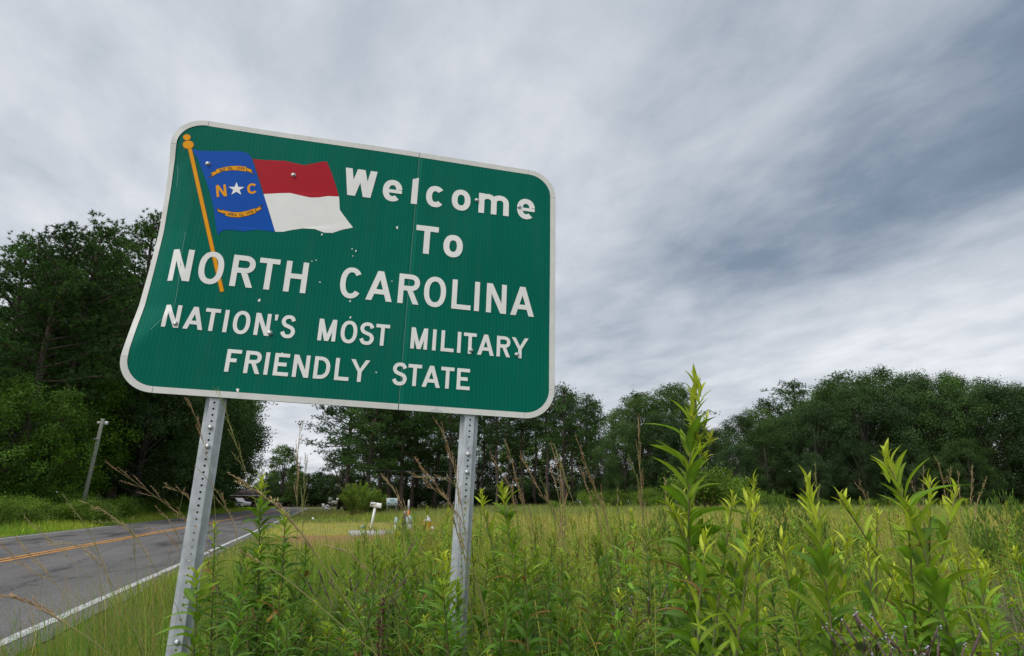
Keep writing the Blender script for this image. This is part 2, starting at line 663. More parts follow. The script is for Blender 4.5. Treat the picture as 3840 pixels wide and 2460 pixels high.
def glyph(ch, u0, u1, v0, v1, w):
    """road-sign capitals of one stroke width, filling the box u0..u1, v0..v1"""
    h = w / 2
    m, H, Wd = (u0 + u1) / 2, v1 - v0, u1 - u0
    vb = lambda x, a=v0, b=v1: quad2((x - h, a), (x + h, a), (x + h, b), (x - h, b))
    hb = lambda y, a, b, t=w: quad2((a, y - t / 2), (b, y - t / 2), (b, y + t / 2), (a, y + t / 2), 2)

    def dg(b0, b1, t0, t1, ya=v0, yb=v1):
        return quad2((b0, ya), (b1, ya), (t1, yb), (t0, yb), 8)
    L_, R_ = u0 + h, u1 - h
    dw = w * 1.12
    ring = lambda a0, a1, n=30: sup(m, (v0 + v1) / 2, Wd / 2 - h, H / 2 - h, a0, a1, n)
    if ch == 'I':
        return [vb(m)]
    if ch == 'l':
        return [quad2((u0, v0), (u1, v0), (u1, v1), (u0, v1 - 0.012))]
    if ch == 'L':
        return [vb(L_), hb(v0 + h, u0 + w, u1)]
    if ch == 'T':
        return [hb(v1 - h, u0, u1), vb(m, v0, v1 - w)]
    if ch == 'F':
        return [vb(L_), hb(v1 - h, u0 + w, u1), hb(v0 + H * 0.52, u0 + w, u0 + Wd * 0.72)]
    if ch == 'E':
        return [vb(L_), hb(v1 - h, u0 + w, u1 - Wd * 0.03), hb(v0 + H * 0.51, u0 + w, u0 + Wd * 0.82), hb(v0 + h, u0 + w, u1)]
    if ch == 'H':
        return [vb(L_), vb(R_), hb(v0 + H * 0.52, u0 + w, u1 - w)]
    if ch == 'N':
        return [vb(L_), vb(R_), dg(u1 - dw * 1.05, u1, u0, u0 + dw * 1.05)]
    if ch == 'M':
        return [vb(L_), vb(R_), dg(m - dw * 0.48, m + dw * 0.48, u0, u0 + dw), dg(m - dw * 0.48, m + dw * 0.48, u1 - dw, u1)]
    if ch == 'W':
        a, b = u0 + Wd * 0.26, u1 - Wd * 0.26
        k = dw * 0.56
        return [dg(a - k, a + k, u0, u0 + dw), dg(a - k, a + k, m - k, m + k), dg(b - k, b + k, m - k, m + k), dg(b - k, b + k, u1 - dw, u1)]
    if ch == 'A':
        y = v0 + H * 0.30
        return [dg(u0, u0 + dw, m - dw / 2, m + dw / 2), dg(u1 - dw, u1, m - dw / 2, m + dw / 2), hb(y, u0 + Wd * 0.26, u1 - Wd * 0.26)]
    if ch == 'Y':
        y = v0 + H * 0.44
        return [dg(m - h, m + h, u0, u0 + dw, y, v1), dg(m - h, m + h, u1 - dw, u1, y, v1), vb(m, v0, y)]
    if ch in 'RP':
        rb = H * 0.28 - h
        cy = v1 - h - rb
        ym = cy - rb
        p = np.concatenate([[(u0 + w, v1 - h)], sup(u1 - h - rb * 1.05, cy, rb * 1.05, rb, 90, -90, 14), [(u0 + w, ym)]])
        out = [vb(L_), ribbon2(p, w)]
        if ch == 'R':
            out.append(dg(u1 - dw, u1, u0 + Wd * 0.42, u0 + Wd * 0.42 + dw, v0, ym - h))
        return out
    if ch == 'D':
        rx = Wd * 0.62 - h
        p = np.concatenate([[(u0 + w, v1 - h)], sup(u1 - h - rx, (v0 + v1) / 2, rx, H / 2 - h, 90, -90, 20), [(u0 + w, v0 + h)]])
        return [vb(L_), ribbon2(p, w)]
    if ch in 'Oo0':
        return [ribbon2(ring(0, 360, 41)[:-1], w, True)]
    if ch == 'C':
        return [ribbon2(ring(38, 322), w)]
    if ch == 'c':
        return [ribbon2(ring(42, 318), w)]
    if ch == 'e':
        y = v0 + H * 0.50
        return [ribbon2(ring(8, 312), w), hb(y - w * 0.1, u0 + w, u1 - 0.001, w * 0.62)]
    if ch == 'm':
        x1 = m
        r = (Wd / 2 - w) / 2 + h / 2
        cy = v1 - h - r * 0.9
        out = [vb(L_)]
        for xa, xb in ((L_, m), (m, R_)):
            c = (xa + xb) / 2
            rr = (xb - xa) / 2
            p = np.concatenate([sup(c, v1 - h - rr, rr, rr, 150, 0, 12), [(xb, v0)]])
            out.append(ribbon2(p, w))
        return out
    if ch == 'S':
        X = lambda f: u0 + h + f * (Wd - w)
        Y = lambda f: v0 + h + f * (H - w)
        p = spline([(X(0.95), Y(0.80)), (X(0.78), Y(0.96)), (X(0.5), Y(1.0)), (X(0.2), Y(0.95)), (X(0.03), Y(0.77)), (X(0.18), Y(0.59)),
                    (X(0.5), Y(0.51)), (X(0.85), Y(0.42)), (X(0.98), Y(0.24)), (X(0.82), Y(0.05)), (X(0.5), Y(0.0)), (X(0.2), Y(0.05)), (X(0.02), Y(0.22))], 5)
        return [ribbon2(p, w)]
    if ch == "'":
        return [quad2((u0 + 0.002, v1 - 0.027), (u1 - 0.003, v1 - 0.027), (u1, v1), (u0, v1))]
    if ch == ',':
        return [quad2((u0, v0 - H * 0.15), (u0 + w, v0 - H * 0.15), (u0 + w * 1.3, v0 + H * 0.15), (u0 + w * 0.3, v0 + H * 0.15), 1)]
    X = lambda f: u0 + h + f * (Wd - w)
    Y = lambda f: v0 + h + f * (H - w)
    if ch == '1':
        return [vb(m)]
    if ch == '7':
        return [hb(v1 - h, u0, u1), dg(u0 + Wd * 0.2, u0 + Wd * 0.2 + w, u1 - w, u1, v0, v1 - w)]
    if ch == '2':
        return [ribbon2(spline([(X(0), Y(.8)), (X(.4), Y(1)), (X(.95), Y(.8)), (X(.8), Y(.5)), (X(.05), Y(.05))]), w), hb(v0 + h, u0, u1)]
    if ch == '5':
        return [hb(v1 - h, u0, u1), vb(L_, v0 + H * 0.5, v1 - w), ribbon2(spline([(X(0), Y(.55)), (X(.5), Y(.62)), (X(1), Y(.33)), (X(.6), Y(0)), (X(0), Y(.1))]), w)]
    if ch == '6':
        return [ribbon2(sup(m, v0 + H * .3, Wd / 2 - h, H * .3 - h, 0, 360, 21)[:-1], w, True), ribbon2(spline([(X(0), Y(.3)), (X(.15), Y(.75)), (X(.8), Y(1))]), w)]
    return []


def build_sign():
    root = thing('welcome_sign', 'dented green road sign reading Welcome To North Carolina on two galvanised posts', 'sign')
    foot = SIGN_C + SIGN_R @ Vector((0, 0, BASE_V))
    root.matrix_world = Matrix.Translation(foot) @ SIGN_R.to_4x4()
    green = mat('green_reflective_sheet', (0.0005, 0.138, 0.094), 0.6, var=0.08, scale=2.5, spec=0.06)
    # the prismatic sheeting's faint vertical ribs and honeycomb
    nt = green.node_tree
    tc = [n for n in nt.nodes if n.type == 'TEX_COORD'][0]
    wv = N(nt, 'ShaderNodeTexWave', bands_direction='X', inp={'Scale': 19.0, 'Distortion': 0.5, 'Detail': 1.0})
    bsd = nt.nodes['Principled BSDF']
    src = bsd.inputs['Base Color'].links[0].from_socket
    rib = N(nt, 'ShaderNodeMapRange', inp={3: 0.91, 4: 1.07})
    nt.links.new(wv.outputs[0], rib.inputs[0])
    mx = N(nt, 'ShaderNodeMix', data_type='RGBA', blend_type='MULTIPLY')
    mx.inputs[0].default_value = 1.0
    nt.links.new(src, mx.inputs[6])
    nt.links.new(rib.outputs[0], mx.inputs[7])
    # grime that has run down the sheet
    mp = N(nt, 'ShaderNodeMapping', inp={'Scale': (9.0, 1.0, 0.9)})
    nt.links.new(tc.outputs['Object'], mp.inputs[0])
    gn = N(nt, 'ShaderNodeTexNoise', inp={'Scale': 1.6, 'Detail': 7.0, 'Roughness': 0.65})
    nt.links.new(mp.outputs[0], gn.inputs['Vector'])
    gm = N(nt, 'ShaderNodeMapRange', inp={1: 0.48, 2: 0.78, 3: 0.0, 4: 0.30})
    nt.links.new(gn.outputs[0], gm.inputs[0])
    g2 = N(nt, 'ShaderNodeMix', data_type='RGBA')
    nt.links.new(gm.outputs[0], g2.inputs[0])
    nt.links.new(mx.outputs[2], g2.inputs[6])
    g2.inputs[7].default_value = (0.035, 0.150, 0.115, 1)
    nt.links.new(g2.outputs[2], bsd.inputs['Base Color'])
    nt.links.new(tc.outputs['Object'], wv.inputs['Vector'])
    bp = N(nt, 'ShaderNodeBump', inp={'Strength': 0.06, 'Distance': 0.002})
    nt.links.new(wv.outputs[0], bp.inputs['Height'])
    nt.links.new(bp.outputs[0], nt.nodes['Principled BSDF'].inputs['Normal'])
    white = mat('white_reflective_sheet', (0.86, 0.855, 0.825), 0.45, var=0.05, scale=9.0, spec=0.3)
    border = mat('weathered_white_border', (0.70, 0.695, 0.66), 0.5, var=0.08, scale=14.0, spec=0.3)
    blue = mat('blue_sheet', (0.004, 0.085, 0.43), 0.4, var=0.06, scale=6.0, spec=0.12)
    red = mat('red_sheet', (0.42, 0.014, 0.026), 0.4, var=0.06, scale=6.0, spec=0.12)
    gold = mat('gold_sheet', (0.85, 0.36, 0.006), 0.4, var=0.05, scale=8.0, spec=0.12)
    black = mat('black_print', (0.012, 0.012, 0.012), 0.5)
    alu = mat('bare_aluminium', (0.55, 0.56, 0.57), 0.42, 0.7, var=0.15, scale=30)
    galv = mat('galvanised_steel', (0.46, 0.49, 0.51), 0.5, 0.35, var=0.22, scale=16.0, bump=0.10, bscale=60)

    # the two sheets, split at the seam
    def top(u):
        e = np.clip(np.abs(u) - (SW / 2 - SR), 0, SR)
        return SH / 2 - SR + np.sqrt(np.clip(SR * SR - e * e, 0, None))

    def sheet(a, b):
        arc = SR * (1 - np.cos(np.linspace(0, PI / 2, 9)))
        U = np.concatenate([np.arange(a, min(b, -0.70), 0.009), np.arange(max(a, -0.70), b, 0.022)])
        U = np.concatenate([U, [b]])
        if a < -0.9:
            U = np.concatenate([a + arc, U[U > a + SR + 0.005]])
        if b > 0.9:
            U = np.concatenate([U[U < b - SR - 0.005], b - arc[::-1]])
        ny = 56
        P, T = [], []
        for u in U:
            tp = float(top(u))
            for k in range(ny + 1):
                P.append((u, -tp + 2 * tp * k / ny))
        for i in range(len(U) - 1):
            for k in range(ny):
                q = i * (ny + 1) + k
                T += [(q, q + ny + 1, q + ny + 2), (q, q + ny + 2, q + 1)]
        P = np.array(P)
        o = obj('panel', mesh_np('panel', bend(P[:, 0], P[:, 1], 0.0), T, None, True), green, root)
        md = o.modifiers.new('thickness', 'SOLIDIFY')
        md.thickness = 0.0032
        md.offset = -1.0
        return o
    sheet(-SW / 2, SEAM - 0.0004)
    sheet(SEAM + 0.0004, SW / 2)
    sign_part('seam_line', [quad2((SEAM - .0008, -SH / 2 + .026), (SEAM + .0008, -SH / 2 + .026), (SEAM + .0008, SH / 2 - .026), (SEAM - .0008, SH / 2 - .026), 30)], -0.0005, mat('seam_grey', (.18, .34, .29), .6), root)

    # white border strips: straight lengths, corners, with their joints
    bw, y = 0.0262, -0.0011

    def strip(a, b, out, n=30):
        a, b, out = np.array(a), np.array(b), np.array(out)
        P, T = [], []
        for i in range(n + 1):
            p = a + (b - a) * i / n
            P += [p - out * bw, p]
        for i in range(n):
            q = 2 * i
            T += [(q, q + 1, q + 3), (q, q + 3, q + 2)]
        sign_part('border_strip', [(np.array(P), T)], y - (.0014 if out[0] < 0 else 0), border, root)
    X, Z, g = SW / 2 - 0.001, SH / 2 - 0.001, 0.0009
    strip((-X + SR + g, Z), (SEAM - 2 * g, Z), (0, 1))
    strip((SEAM + 2 * g, Z), (X - SR - g, Z), (0, 1))
    strip((-X + SR + g, -Z), (SEAM - 2 * g, -Z), (0, -1))
    strip((SEAM + 2 * g, -Z), (X - SR - g, -Z), (0, -1))
    strip((X, -Z + SR + g), (X, Z - SR - g), (1, 0))
    strip((-X, -Z + SR + g), (-X, Z - SR - g), (-1, 0))
    for sx, sz, a0 in ((1, 1, 0), (-1, 1, 90), (-1, -1, 180), (1, -1, 270)):
        cx, cz = sx * (X - SR), sz * (Z - SR)
        P, T = [], []
        for i in range(15):
            a = math.radians(a0 + 90 * i / 14)
            r0, r1 = SR - bw, SR
            P += [(cx + r0 * math.cos(a), cz + r0 * math.sin(a)), (cx + r1 * math.cos(a), cz + r1 * math.sin(a))]
        for i in range(14):
            q = 2 * i
            T += [(q, q + 1, q + 3), (q, q + 3, q + 2)]
        sign_part('border_corner', [(np.array(P), T)], y - (.0014 if sx < 0 else 0), border, root)

    # lettering, letter by letter, at the places measured on the sheet
    lines = [
        (0.360, 0.505, 0.0285, [('W', -0.134, 0.016)]),
        (0.360, 0.471, 0.0285, [('e', 0.049, 0.141), ('c', 0.257, 0.348), ('o', 0.383, 0.476), ('m', 0.5175, 0.671), ('e', 0.7135, 0.806)]),
        (0.360, 0.505, 0.0285, [('l', 0.186, 0.2155)]),
        (0.105, 0.2515, 0.0280, [('T', 0.223, 0.330)]),
        (0.105, 0.218, 0.0285, [('o', 0.357, 0.450)]),
        (-0.157, -0.010, 0.0238, [('N', -0.812, -0.7185), ('O', -0.691, -0.590), ('R', -0.5575, -0.463), ('T', -0.448, -0.362), ('H', -0.335, -0.240),
                                  ('C', -0.0965, 0.0005), ('A', 0.0205, 0.1385), ('R', 0.1635, 0.260), ('O', 0.281, 0.383), ('L', 0.4115, 0.502),
                                  ('I', 0.519, 0.542), ('N', 0.576, 0.673), ('A', 0.6935, 0.8095)]),
        (-0.3675, -0.2675, 0.0163, [('N', -0.790, -0.724), ('A', -0.708, -0.6305), ('T', -0.6295, -0.5705), ('I', -0.5525, -0.5365), ('O', -0.516, -0.4475),
                                    ('N', -0.428, -0.365), ("'", -0.351, -0.3365), ('S', -0.322, -0.2595), ('M', -0.164, -0.0885), ('O', -0.069, 0.0015),
                                    ('S', 0.0115, 0.0765), ('T', 0.0813, 0.1416), ('M', 0.238, 0.313), ('I', 0.3355, 0.352), ('L', 0.3745, 0.434),
                                    ('I', 0.4495, 0.466), ('T', 0.478, 0.538), ('A', 0.543, 0.6215), ('R', 0.634, 0.6985), ('Y', 0.705, 0.7855)]),
        (-0.5380, -0.4395, 0.0163, [('F', -0.5175, -0.460), ('R', -0.443, -0.3785), ('I', -0.363, -0.3465), ('E', -0.326, -0.264), ('N', -0.2485, -0.1815),
                                    ('D', -0.1625, -0.0955), ('L', -0.075, -0.0145), ('Y', -0.011, 0.070), ('S', 0.169, 0.235), ('T', 0.2375, 0.2975),
                                    ('A', 0.301, 0.382), ('T', 0.3835, 0.4435), ('E', 0.456, 0.516)]),
    ]
    for v0, v1, w, letters in lines:
        for ch, a, b in letters:
            ov = 0.0025 if ch in 'OCSeco' else 0.0
            sign_part('letter', glyph(ch, a, b, v0 - ov, v1 + ov, w), -0.0019, white, root)

    # the painted state flag on its staff
    bl = [(-0.818, 0.487), (-0.785, 0.4847), (-0.7357, 0.491), (-0.6466, 0.5068), (-0.6063, 0.5127), (-0.5796, 0.5073), (-0.5587, 0.4886), (-0.5316, 0.4269), (-0.5043, 0.3627),
          (-0.4809, 0.3065), (-0.4534, 0.2388), (-0.4306, 0.1849), (-0.4053, 0.123), (-0.4423, 0.1236), (-0.4872, 0.1214), (-0.5348, 0.1059), (-0.5846, 0.1076), (-0.6181, 0.1017),
          (-0.633, 0.0879), (-0.6407, 0.0747), (-0.66, 0.1336), (-0.6751, 0.1962), (-0.6976, 0.2584), (-0.7295, 0.332), (-0.7554, 0.3828), (-0.782, 0.4371)]
    rd = [(-0.5560, 0.4810), (-0.4983, 0.4845), (-0.4104, 0.4953), (-0.3672, 0.49), (-0.3241, 0.4864), (-0.278, 0.5053), (-0.2471, 0.5191), (-0.2242, 0.5231), (-0.1981, 0.4704),
          (-0.1758, 0.4163), (-0.157, 0.3685), (-0.1492, 0.3457), (-0.1996, 0.3397), (-0.2406, 0.3257), (-0.277, 0.3194), (-0.325, 0.3243), (-0.3674, 0.3288), (-0.4132, 0.3203),
          (-0.4806, 0.3047), (-0.518, 0.3923)]
    wh = [(-0.4806, 0.3047), (-0.413, 0.3203), (-0.3673, 0.3288), (-0.3248, 0.3243), (-0.2768, 0.3194), (-0.2405, 0.3257), (-0.1993, 0.3397), (-0.1485, 0.3457), (-0.138, 0.2773),
          (-0.1206, 0.2551), (-0.093, 0.2221), (-0.0688, 0.1949), (-0.1175, 0.1757), (-0.1574, 0.1537), (-0.1937, 0.1498), (-0.237, 0.1618), (-0.2884, 0.1574), (-0.3379, 0.1414),
          (-0.3719, 0.1277), (-0.4048, 0.123), (-0.4463, 0.2247)]
    sign_part('flag_blue_field', [poly2(bl)], -0.0009, blue, root)
    sign_part('flag_red_bar', [poly2(rd)], -0.0008, red, root)
    sign_part('flag_white_bar', [poly2(wh)], -0.0008, white, root)
    sign_part('flag_edge_line', [ribbon2([(-0.5600, 0.492), (-0.5180, 0.394), (-0.4806, 0.3047)], 0.0045)], -0.0011, black, root)
    # staff, drawn in front of the flag and behind the letters
    rim = mat('brown_outline', (0.16, 0.06, 0.01), 0.5)
    pole = [(-0.8253 + (0.2444) * k / 12, 0.4857 - 0.6727 * k / 12) for k in range(13)]
    st = sign_part('flag_staff', [ribbon2(pole, 0.0145)], -0.0014, gold, root)
    sign_part('outline', [ribbon2(pole, 0.0195), ribbon2(sup(-0.8358, 0.5058, 0.0125, 0.0118, 0, 360, 24, 2)[:-1], 0.0245, True), ribbon2(sup(-0.8483, 0.5433, 0.0085, 0.0085, 0, 360, 20, 2)[:-1], 0.0175, True)], -0.0012, rim, st)
    sign_part('flag_staff_knob', [poly2([tuple(p) for p in sup(-0.8358, 0.5058, 0.0225, 0.0215, 0, 360, 29, 2)[:-1]])], -0.00185, gold, root)
    sign_part('flag_staff_knob', [poly2([tuple(p) for p in sup(-0.8483, 0.5433, 0.0155, 0.0155, 0, 360, 25, 2)[:-1]])], -0.00195, gold, root)
    stp = []
    for k in range(10):
        a = math.radians(98 + 36 * k)
        r = 0.0355 if k % 2 == 0 else 0.0138
        stp.append((-0.5985 + r * math.cos(a), 0.3120 + r * math.sin(a)))
    sign_part('flag_star', [poly2(stp)], -0.0013, white, root)

    def tilted(ch, quad, w, y, mt, name):
        """letter set on a slant: quad is bottom-left, bottom-right, top-right, top-left"""
        polys = []
        q = [np.array(p) for p in quad]
        Wd = np.linalg.norm(q[1] - q[0])
        Hh = np.linalg.norm(q[3] - q[0])
        for P, T in glyph(ch, 0, Wd, 0, Hh, w):
            f = P[:, 0:1] / Wd
            gg = P[:, 1:2] / Hh
            polys.append(((q[0] * (1 - f) + q[1] * f) * (1 - gg) + (q[3] * (1 - f) + q[2] * f) * gg, T))
        return sign_part(name, polys, y, mt, root)
    tilted('N', [(-0.674, 0.259), (-0.632, 0.270), (-0.6475, 0.3285), (-0.6873, 0.3175)], 0.0105, -0.0013, gold, 'flag_letter')
    tilted('C', [(-0.548, 0.293), (-0.507, 0.304), (-0.517, 0.357), (-0.558, 0.346)], 0.0105, -0.0013, gold, 'flag_letter')

    # the two date ribbons
    def ribbon_scroll(body, tails, text, arcpts):
        sign_part('date_ribbon_outline', [ribbon2(body + [body[0]], 0.0036)] + [ribbon2(t + [t[0]], 0.0036) for t in tails], -0.00125, black, root)
        r = sign_part('date_ribbon', [poly2(body)], -0.00145, gold, root)
        for t in tails:
            sign_part('tail', [poly2(t)], -0.00132, gold, r)
        P = spline(arcpts, 10)
        seg = np.concatenate([[0], np.cumsum(np.linalg.norm(np.diff(P, axis=0), axis=1))])
        n = len(text)
        polys = []
        for i, ch in enumerate(text):
            if ch == ' ':
                continue
            c = seg[-1] * (0.06 + 0.88 * (i + 0.5) / n)
            p = np.array([np.interp(c, seg, P[:, 0]), np.interp(c, seg, P[:, 1])])
            p2 = np.array([np.interp(c + 0.002, seg, P[:, 0]), np.interp(c + 0.002, seg, P[:, 1])])
            d = (p2 - p) / np.linalg.norm(p2 - p)
            nrm = np.array([-d[1], d[0]])
            cw = seg[-1] * 0.88 / n * 0.72
            for Q, T in glyph(ch, -cw / 2, cw / 2, -0.0065, 0.0065, 0.0021):
                polys.append((p + Q[:, 0:1] * d + Q[:, 1:2] * nrm, T))
        sign_part('lettering', polys, -0.0017, black, r)
    ribbon_scroll([(-0.6959, 0.3762), (-0.667, 0.396), (-0.636, 0.4061), (-0.603, 0.410), (-0.5702, 0.4097), (-0.5738, 0.4335), (-0.609, 0.4335), (-0.6441, 0.4253), (-0.672, 0.413), (-0.6990, 0.3990)],
                  [[(-0.7228, 0.3514), (-0.702, 0.366), (-0.690, 0.380), (-0.697, 0.3927), (-0.7209, 0.3763), (-0.7095, 0.372)],
                   [(-0.5702, 0.4130), (-0.5343, 0.3995), (-0.5505, 0.4135), (-0.5454, 0.4227), (-0.5736, 0.4303)]],
                  'MAY 20, 1775', [(-0.690, 0.391), (-0.655, 0.410), (-0.615, 0.4205), (-0.5735, 0.4215)])
    ribbon_scroll([(-0.6218, 0.1716), (-0.595, 0.1695), (-0.5648, 0.1723), (-0.532, 0.185), (-0.4992, 0.2035), (-0.5051, 0.2267), (-0.538, 0.208), (-0.5684, 0.1962), (-0.598, 0.193), (-0.6291, 0.196)],
                  [[(-0.6654, 0.2066), (-0.6562, 0.186), (-0.6256, 0.1799), (-0.6280, 0.197), (-0.642, 0.199), (-0.648, 0.1945)],
                   [(-0.5000, 0.2080), (-0.4748, 0.2277), (-0.4850, 0.2310), (-0.4745, 0.2507), (-0.5030, 0.2260)]],
                  'APRIL 12, 1776', [(-0.6235, 0.1835), (-0.590, 0.1820), (-0.555, 0.1865), (-0.504, 0.2140)])

    # hex bolts through the sheet
    for i, (u, v) in enumerate([(-0.738, 0.4223), (-0.364, 0.4253), (0.508, 0.4271), (0.724, 0.4216), (-0.737, -0.349), (-0.3615, -0.3527), (0.5146, -0.3503), (0.731, -0.3507)]):
        mm = Matrix.Rotation(PI / 2, 3, 'X')
        b = MB().lathe([(0.0, 0.0), (0.0105, 0.0), (0.0105, 0.002), (0.008, 0.0025)], 14, (0, 0, 0), mm)
        b.lathe([(0.0076, 0.002), (0.0076, 0.0070), (0.0058, 0.0082), (0, 0.0082)], 6, (0, 0, 0), mm)
        o = b.build('bolt', alu, root)
        p = bend(u, v, -0.0021)
        o.location = tuple(p)
    # chips and scrapes in the sheeting
    marks = [(-0.4264, -0.2094, .009), (-0.045, -0.1724, .006), (-0.0346, -0.249, .006), (-0.4524, -0.6121, .010), (-0.1836, -0.0969, .005), (-0.203, 0.1394, .006),
             (-0.2123, 0.0067, .004), (-0.0435, 0.0772, .006), (-0.062, 0.085, .004), (-0.055, 0.050, .004), (0.132, -0.0536, .004), (0.1325, 0.2244, .008), (-0.30, -0.44, .005), (0.10, -0.49, .004), (-0.23, 0.0, .004)]
    for u, v, r in marks:
        pts = [(u + r * 0.8 * (0.5 + random.random() * 0.6) * math.cos(2 * PI * k / 7), v + r * (0.5 + random.random() * 0.7) * math.sin(2 * PI * k / 7)) for k in range(7)]
        sign_part('paint_chip', [poly2(pts)], -0.00055 - 0.0013 * (abs(u) < 0.3 and abs(v) < 0.12), white, root)
    sign_part('torn_patch', [poly2([(0.345, -0.6445), (0.402, -0.6445), (0.396, -0.6385), (0.380, -0.636), (0.374, -0.622), (0.369, -0.635), (0.352, -0.638)])], -0.0012, alu, root)
    for pts in ([(-0.868, 0.40), (-0.862, 0.36), (-0.858, 0.30)], [(-0.772, 0.07), (-0.768, -0.05), (-0.757, -0.20), (-0.756, -0.27)], [(-0.756, -0.275), (-0.79, -0.33), (-0.826, -0.384)]):
        sign_part('scratch', [ribbon2(spline(pts, 5), 0.0016)], -0.0005, mat('scratched_green', (0.12, 0.36, 0.28), 0.5), root)

    # galvanised U-channel posts with their row of holes
    def post(ua, ub, bolts):
        """ua at the sheet's lower edge, ub 0.92 m lower"""
        uc = lambda v: ua + (ub - ua) * (-0.66 - v) / 0.92
        hw, y0 = 0.0175, 0.0060
        B = MB()
        pitch, rh = 0.0254, 0.0047
        v = 0.56
        top_v = -0.58
        # plain web behind the sheet
        P = [(uc(v) - hw, y0, v), (uc(v) + hw, y0, v), (uc(top_v) - hw, y0, top_v), (uc(top_v) + hw, y0, top_v)]
        B.add(P, [(0, 2, 3), (0, 3, 1)])
        v = top_v
        cells = []
        while v > BASE_V + 0.05:
            c = v - pitch / 2
            out, inn = [], []
            for k in range(8):
                a = math.radians(45 * k)
                ox = max(-1, min(1, math.cos(a) * 1.4143))
                oz = max(-1, min(1, math.sin(a) * 1.4143))
                vv = c + oz * pitch / 2
                out.append((uc(vv) + ox * hw, y0, vv))
                vv = c + rh * math.sin(a)
                inn.append((uc(vv) + rh * math.cos(a), y0, vv))
            T = []
            for k in range(8):
                q = (k + 1) % 8
                T += [(k, q, 8 + q), (k, 8 + q, 8 + k)]
            B.add(out + inn, T)
            cells.append(c)
            v -= pitch
        prof = [(-0.0405, 0.037), (-0.0255, 0.0335), (-0.0205, 0.0100), (-hw, y0)]
        for sgn in (-1, 1):
            for (a, ya), (b, yb) in zip(prof[:-1], prof[1:]):
                P, T = [], []
                rows = [0.56, top_v, v]
                for vv in rows:
                    P += [(uc(vv) - sgn * a, ya, vv), (uc(vv) - sgn * b, yb, vv)]
                for r in range(2):
                    q = 2 * r
                    T += [(q, q + 1, q + 3), (q, q + 3, q + 2)] if sgn > 0 else [(q, q + 3, q + 1), (q, q + 2, q + 3)]
                B.add(P, T)
        V, T, _ = B.arrays()
        V[:, 2] -= BASE_V
        V, T = weld(V, T)
        o = obj('post', mesh_np('post', V, T), galv, root)
        for px, py in bolts:
            _, vv = sign_uv(px, py, y0)
            c = min(cells, key=lambda q: abs(q - vv))
            bb = MB().lathe([(0.0105, 0.0), (0.0100, 0.0035), (0.007, 0.0068), (0.003, 0.0080), (0, 0.0082)], 14, (0, 0, 0), Matrix.Rotation(PI / 2, 3, 'X')).build('bolt', alu, o, True)
            bb.location = (uc(c), y0 - 0.0016, c - BASE_V)
        return o
    post(-0.5345, -0.5165, [(790, 1612), (778, 1677), (672, 2405)])
    post(0.5265, 0.5145, [(1761, 1706), (1757, 1766), (1715, 2412)])
    return root


build_sign()


# ------------------------------------------------------------------ trees
def unit(v):
    return v / (np.linalg.norm(v, axis=-1, keepdims=True) + 1e-9)


def leaf_cards(P, D, Nn, ln, wd, C):
    """pointed leaves at P along D, facing Nn"""
    n = len(P)
    S = unit(np.cross(D, Nn))
    ln = np.broadcast_to(np.asarray(ln, float), (n,))[:, None]
    wd = np.broadcast_to(np.asarray(wd, float), (n,))[:, None]
    mid = P + D * ln * 0.45 + Nn * ln * 0.06
    V = np.stack([P, mid - S * wd / 2, P + D * ln, mid + S * wd / 2], 1).reshape(-1, 3)
    k = np.arange(n)[:, None] * 4
    T = np.concatenate([k + np.array([[0, 1, 2]]), k + np.array([[0, 2, 3]])])
    return V, T, np.repeat(C, 4, 0)


def vary(base, n, g, v=0.22, h=0.12):
    b = np.asarray(base, float)
    f = np.exp(g.normal(0, v, (n, 1)))
    c = b * f
    c[:, 0] *= np.exp(g.normal(0, h, n))
    c[:, 2] *= np.exp(g.normal(0, h, n))
    return np.clip(c, 0.002, 0.6)


LEAF_TREE = leafmat('tree_leaf', (1, 1, 1), 0.25, 0.7, 0.08)
NEEDLE = leafmat('pine_needle', (1, 1, 1), 0.18, 0.7, 0.08)
BARK_PINE = mat('pine_bark', (0.135, 0.105, 0.085), 0.95, col2=(0.06, 0.048, 0.042), scale=9.0, bump=0.8, bscale=12.0, spec=0.1)
BARK_OAK = mat('oak_bark', (0.105, 0.092, 0.078), 0.95, col2=(0.05, 0.045, 0.038), scale=7.0, bump=0.8, bscale=10.0, spec=0.1)


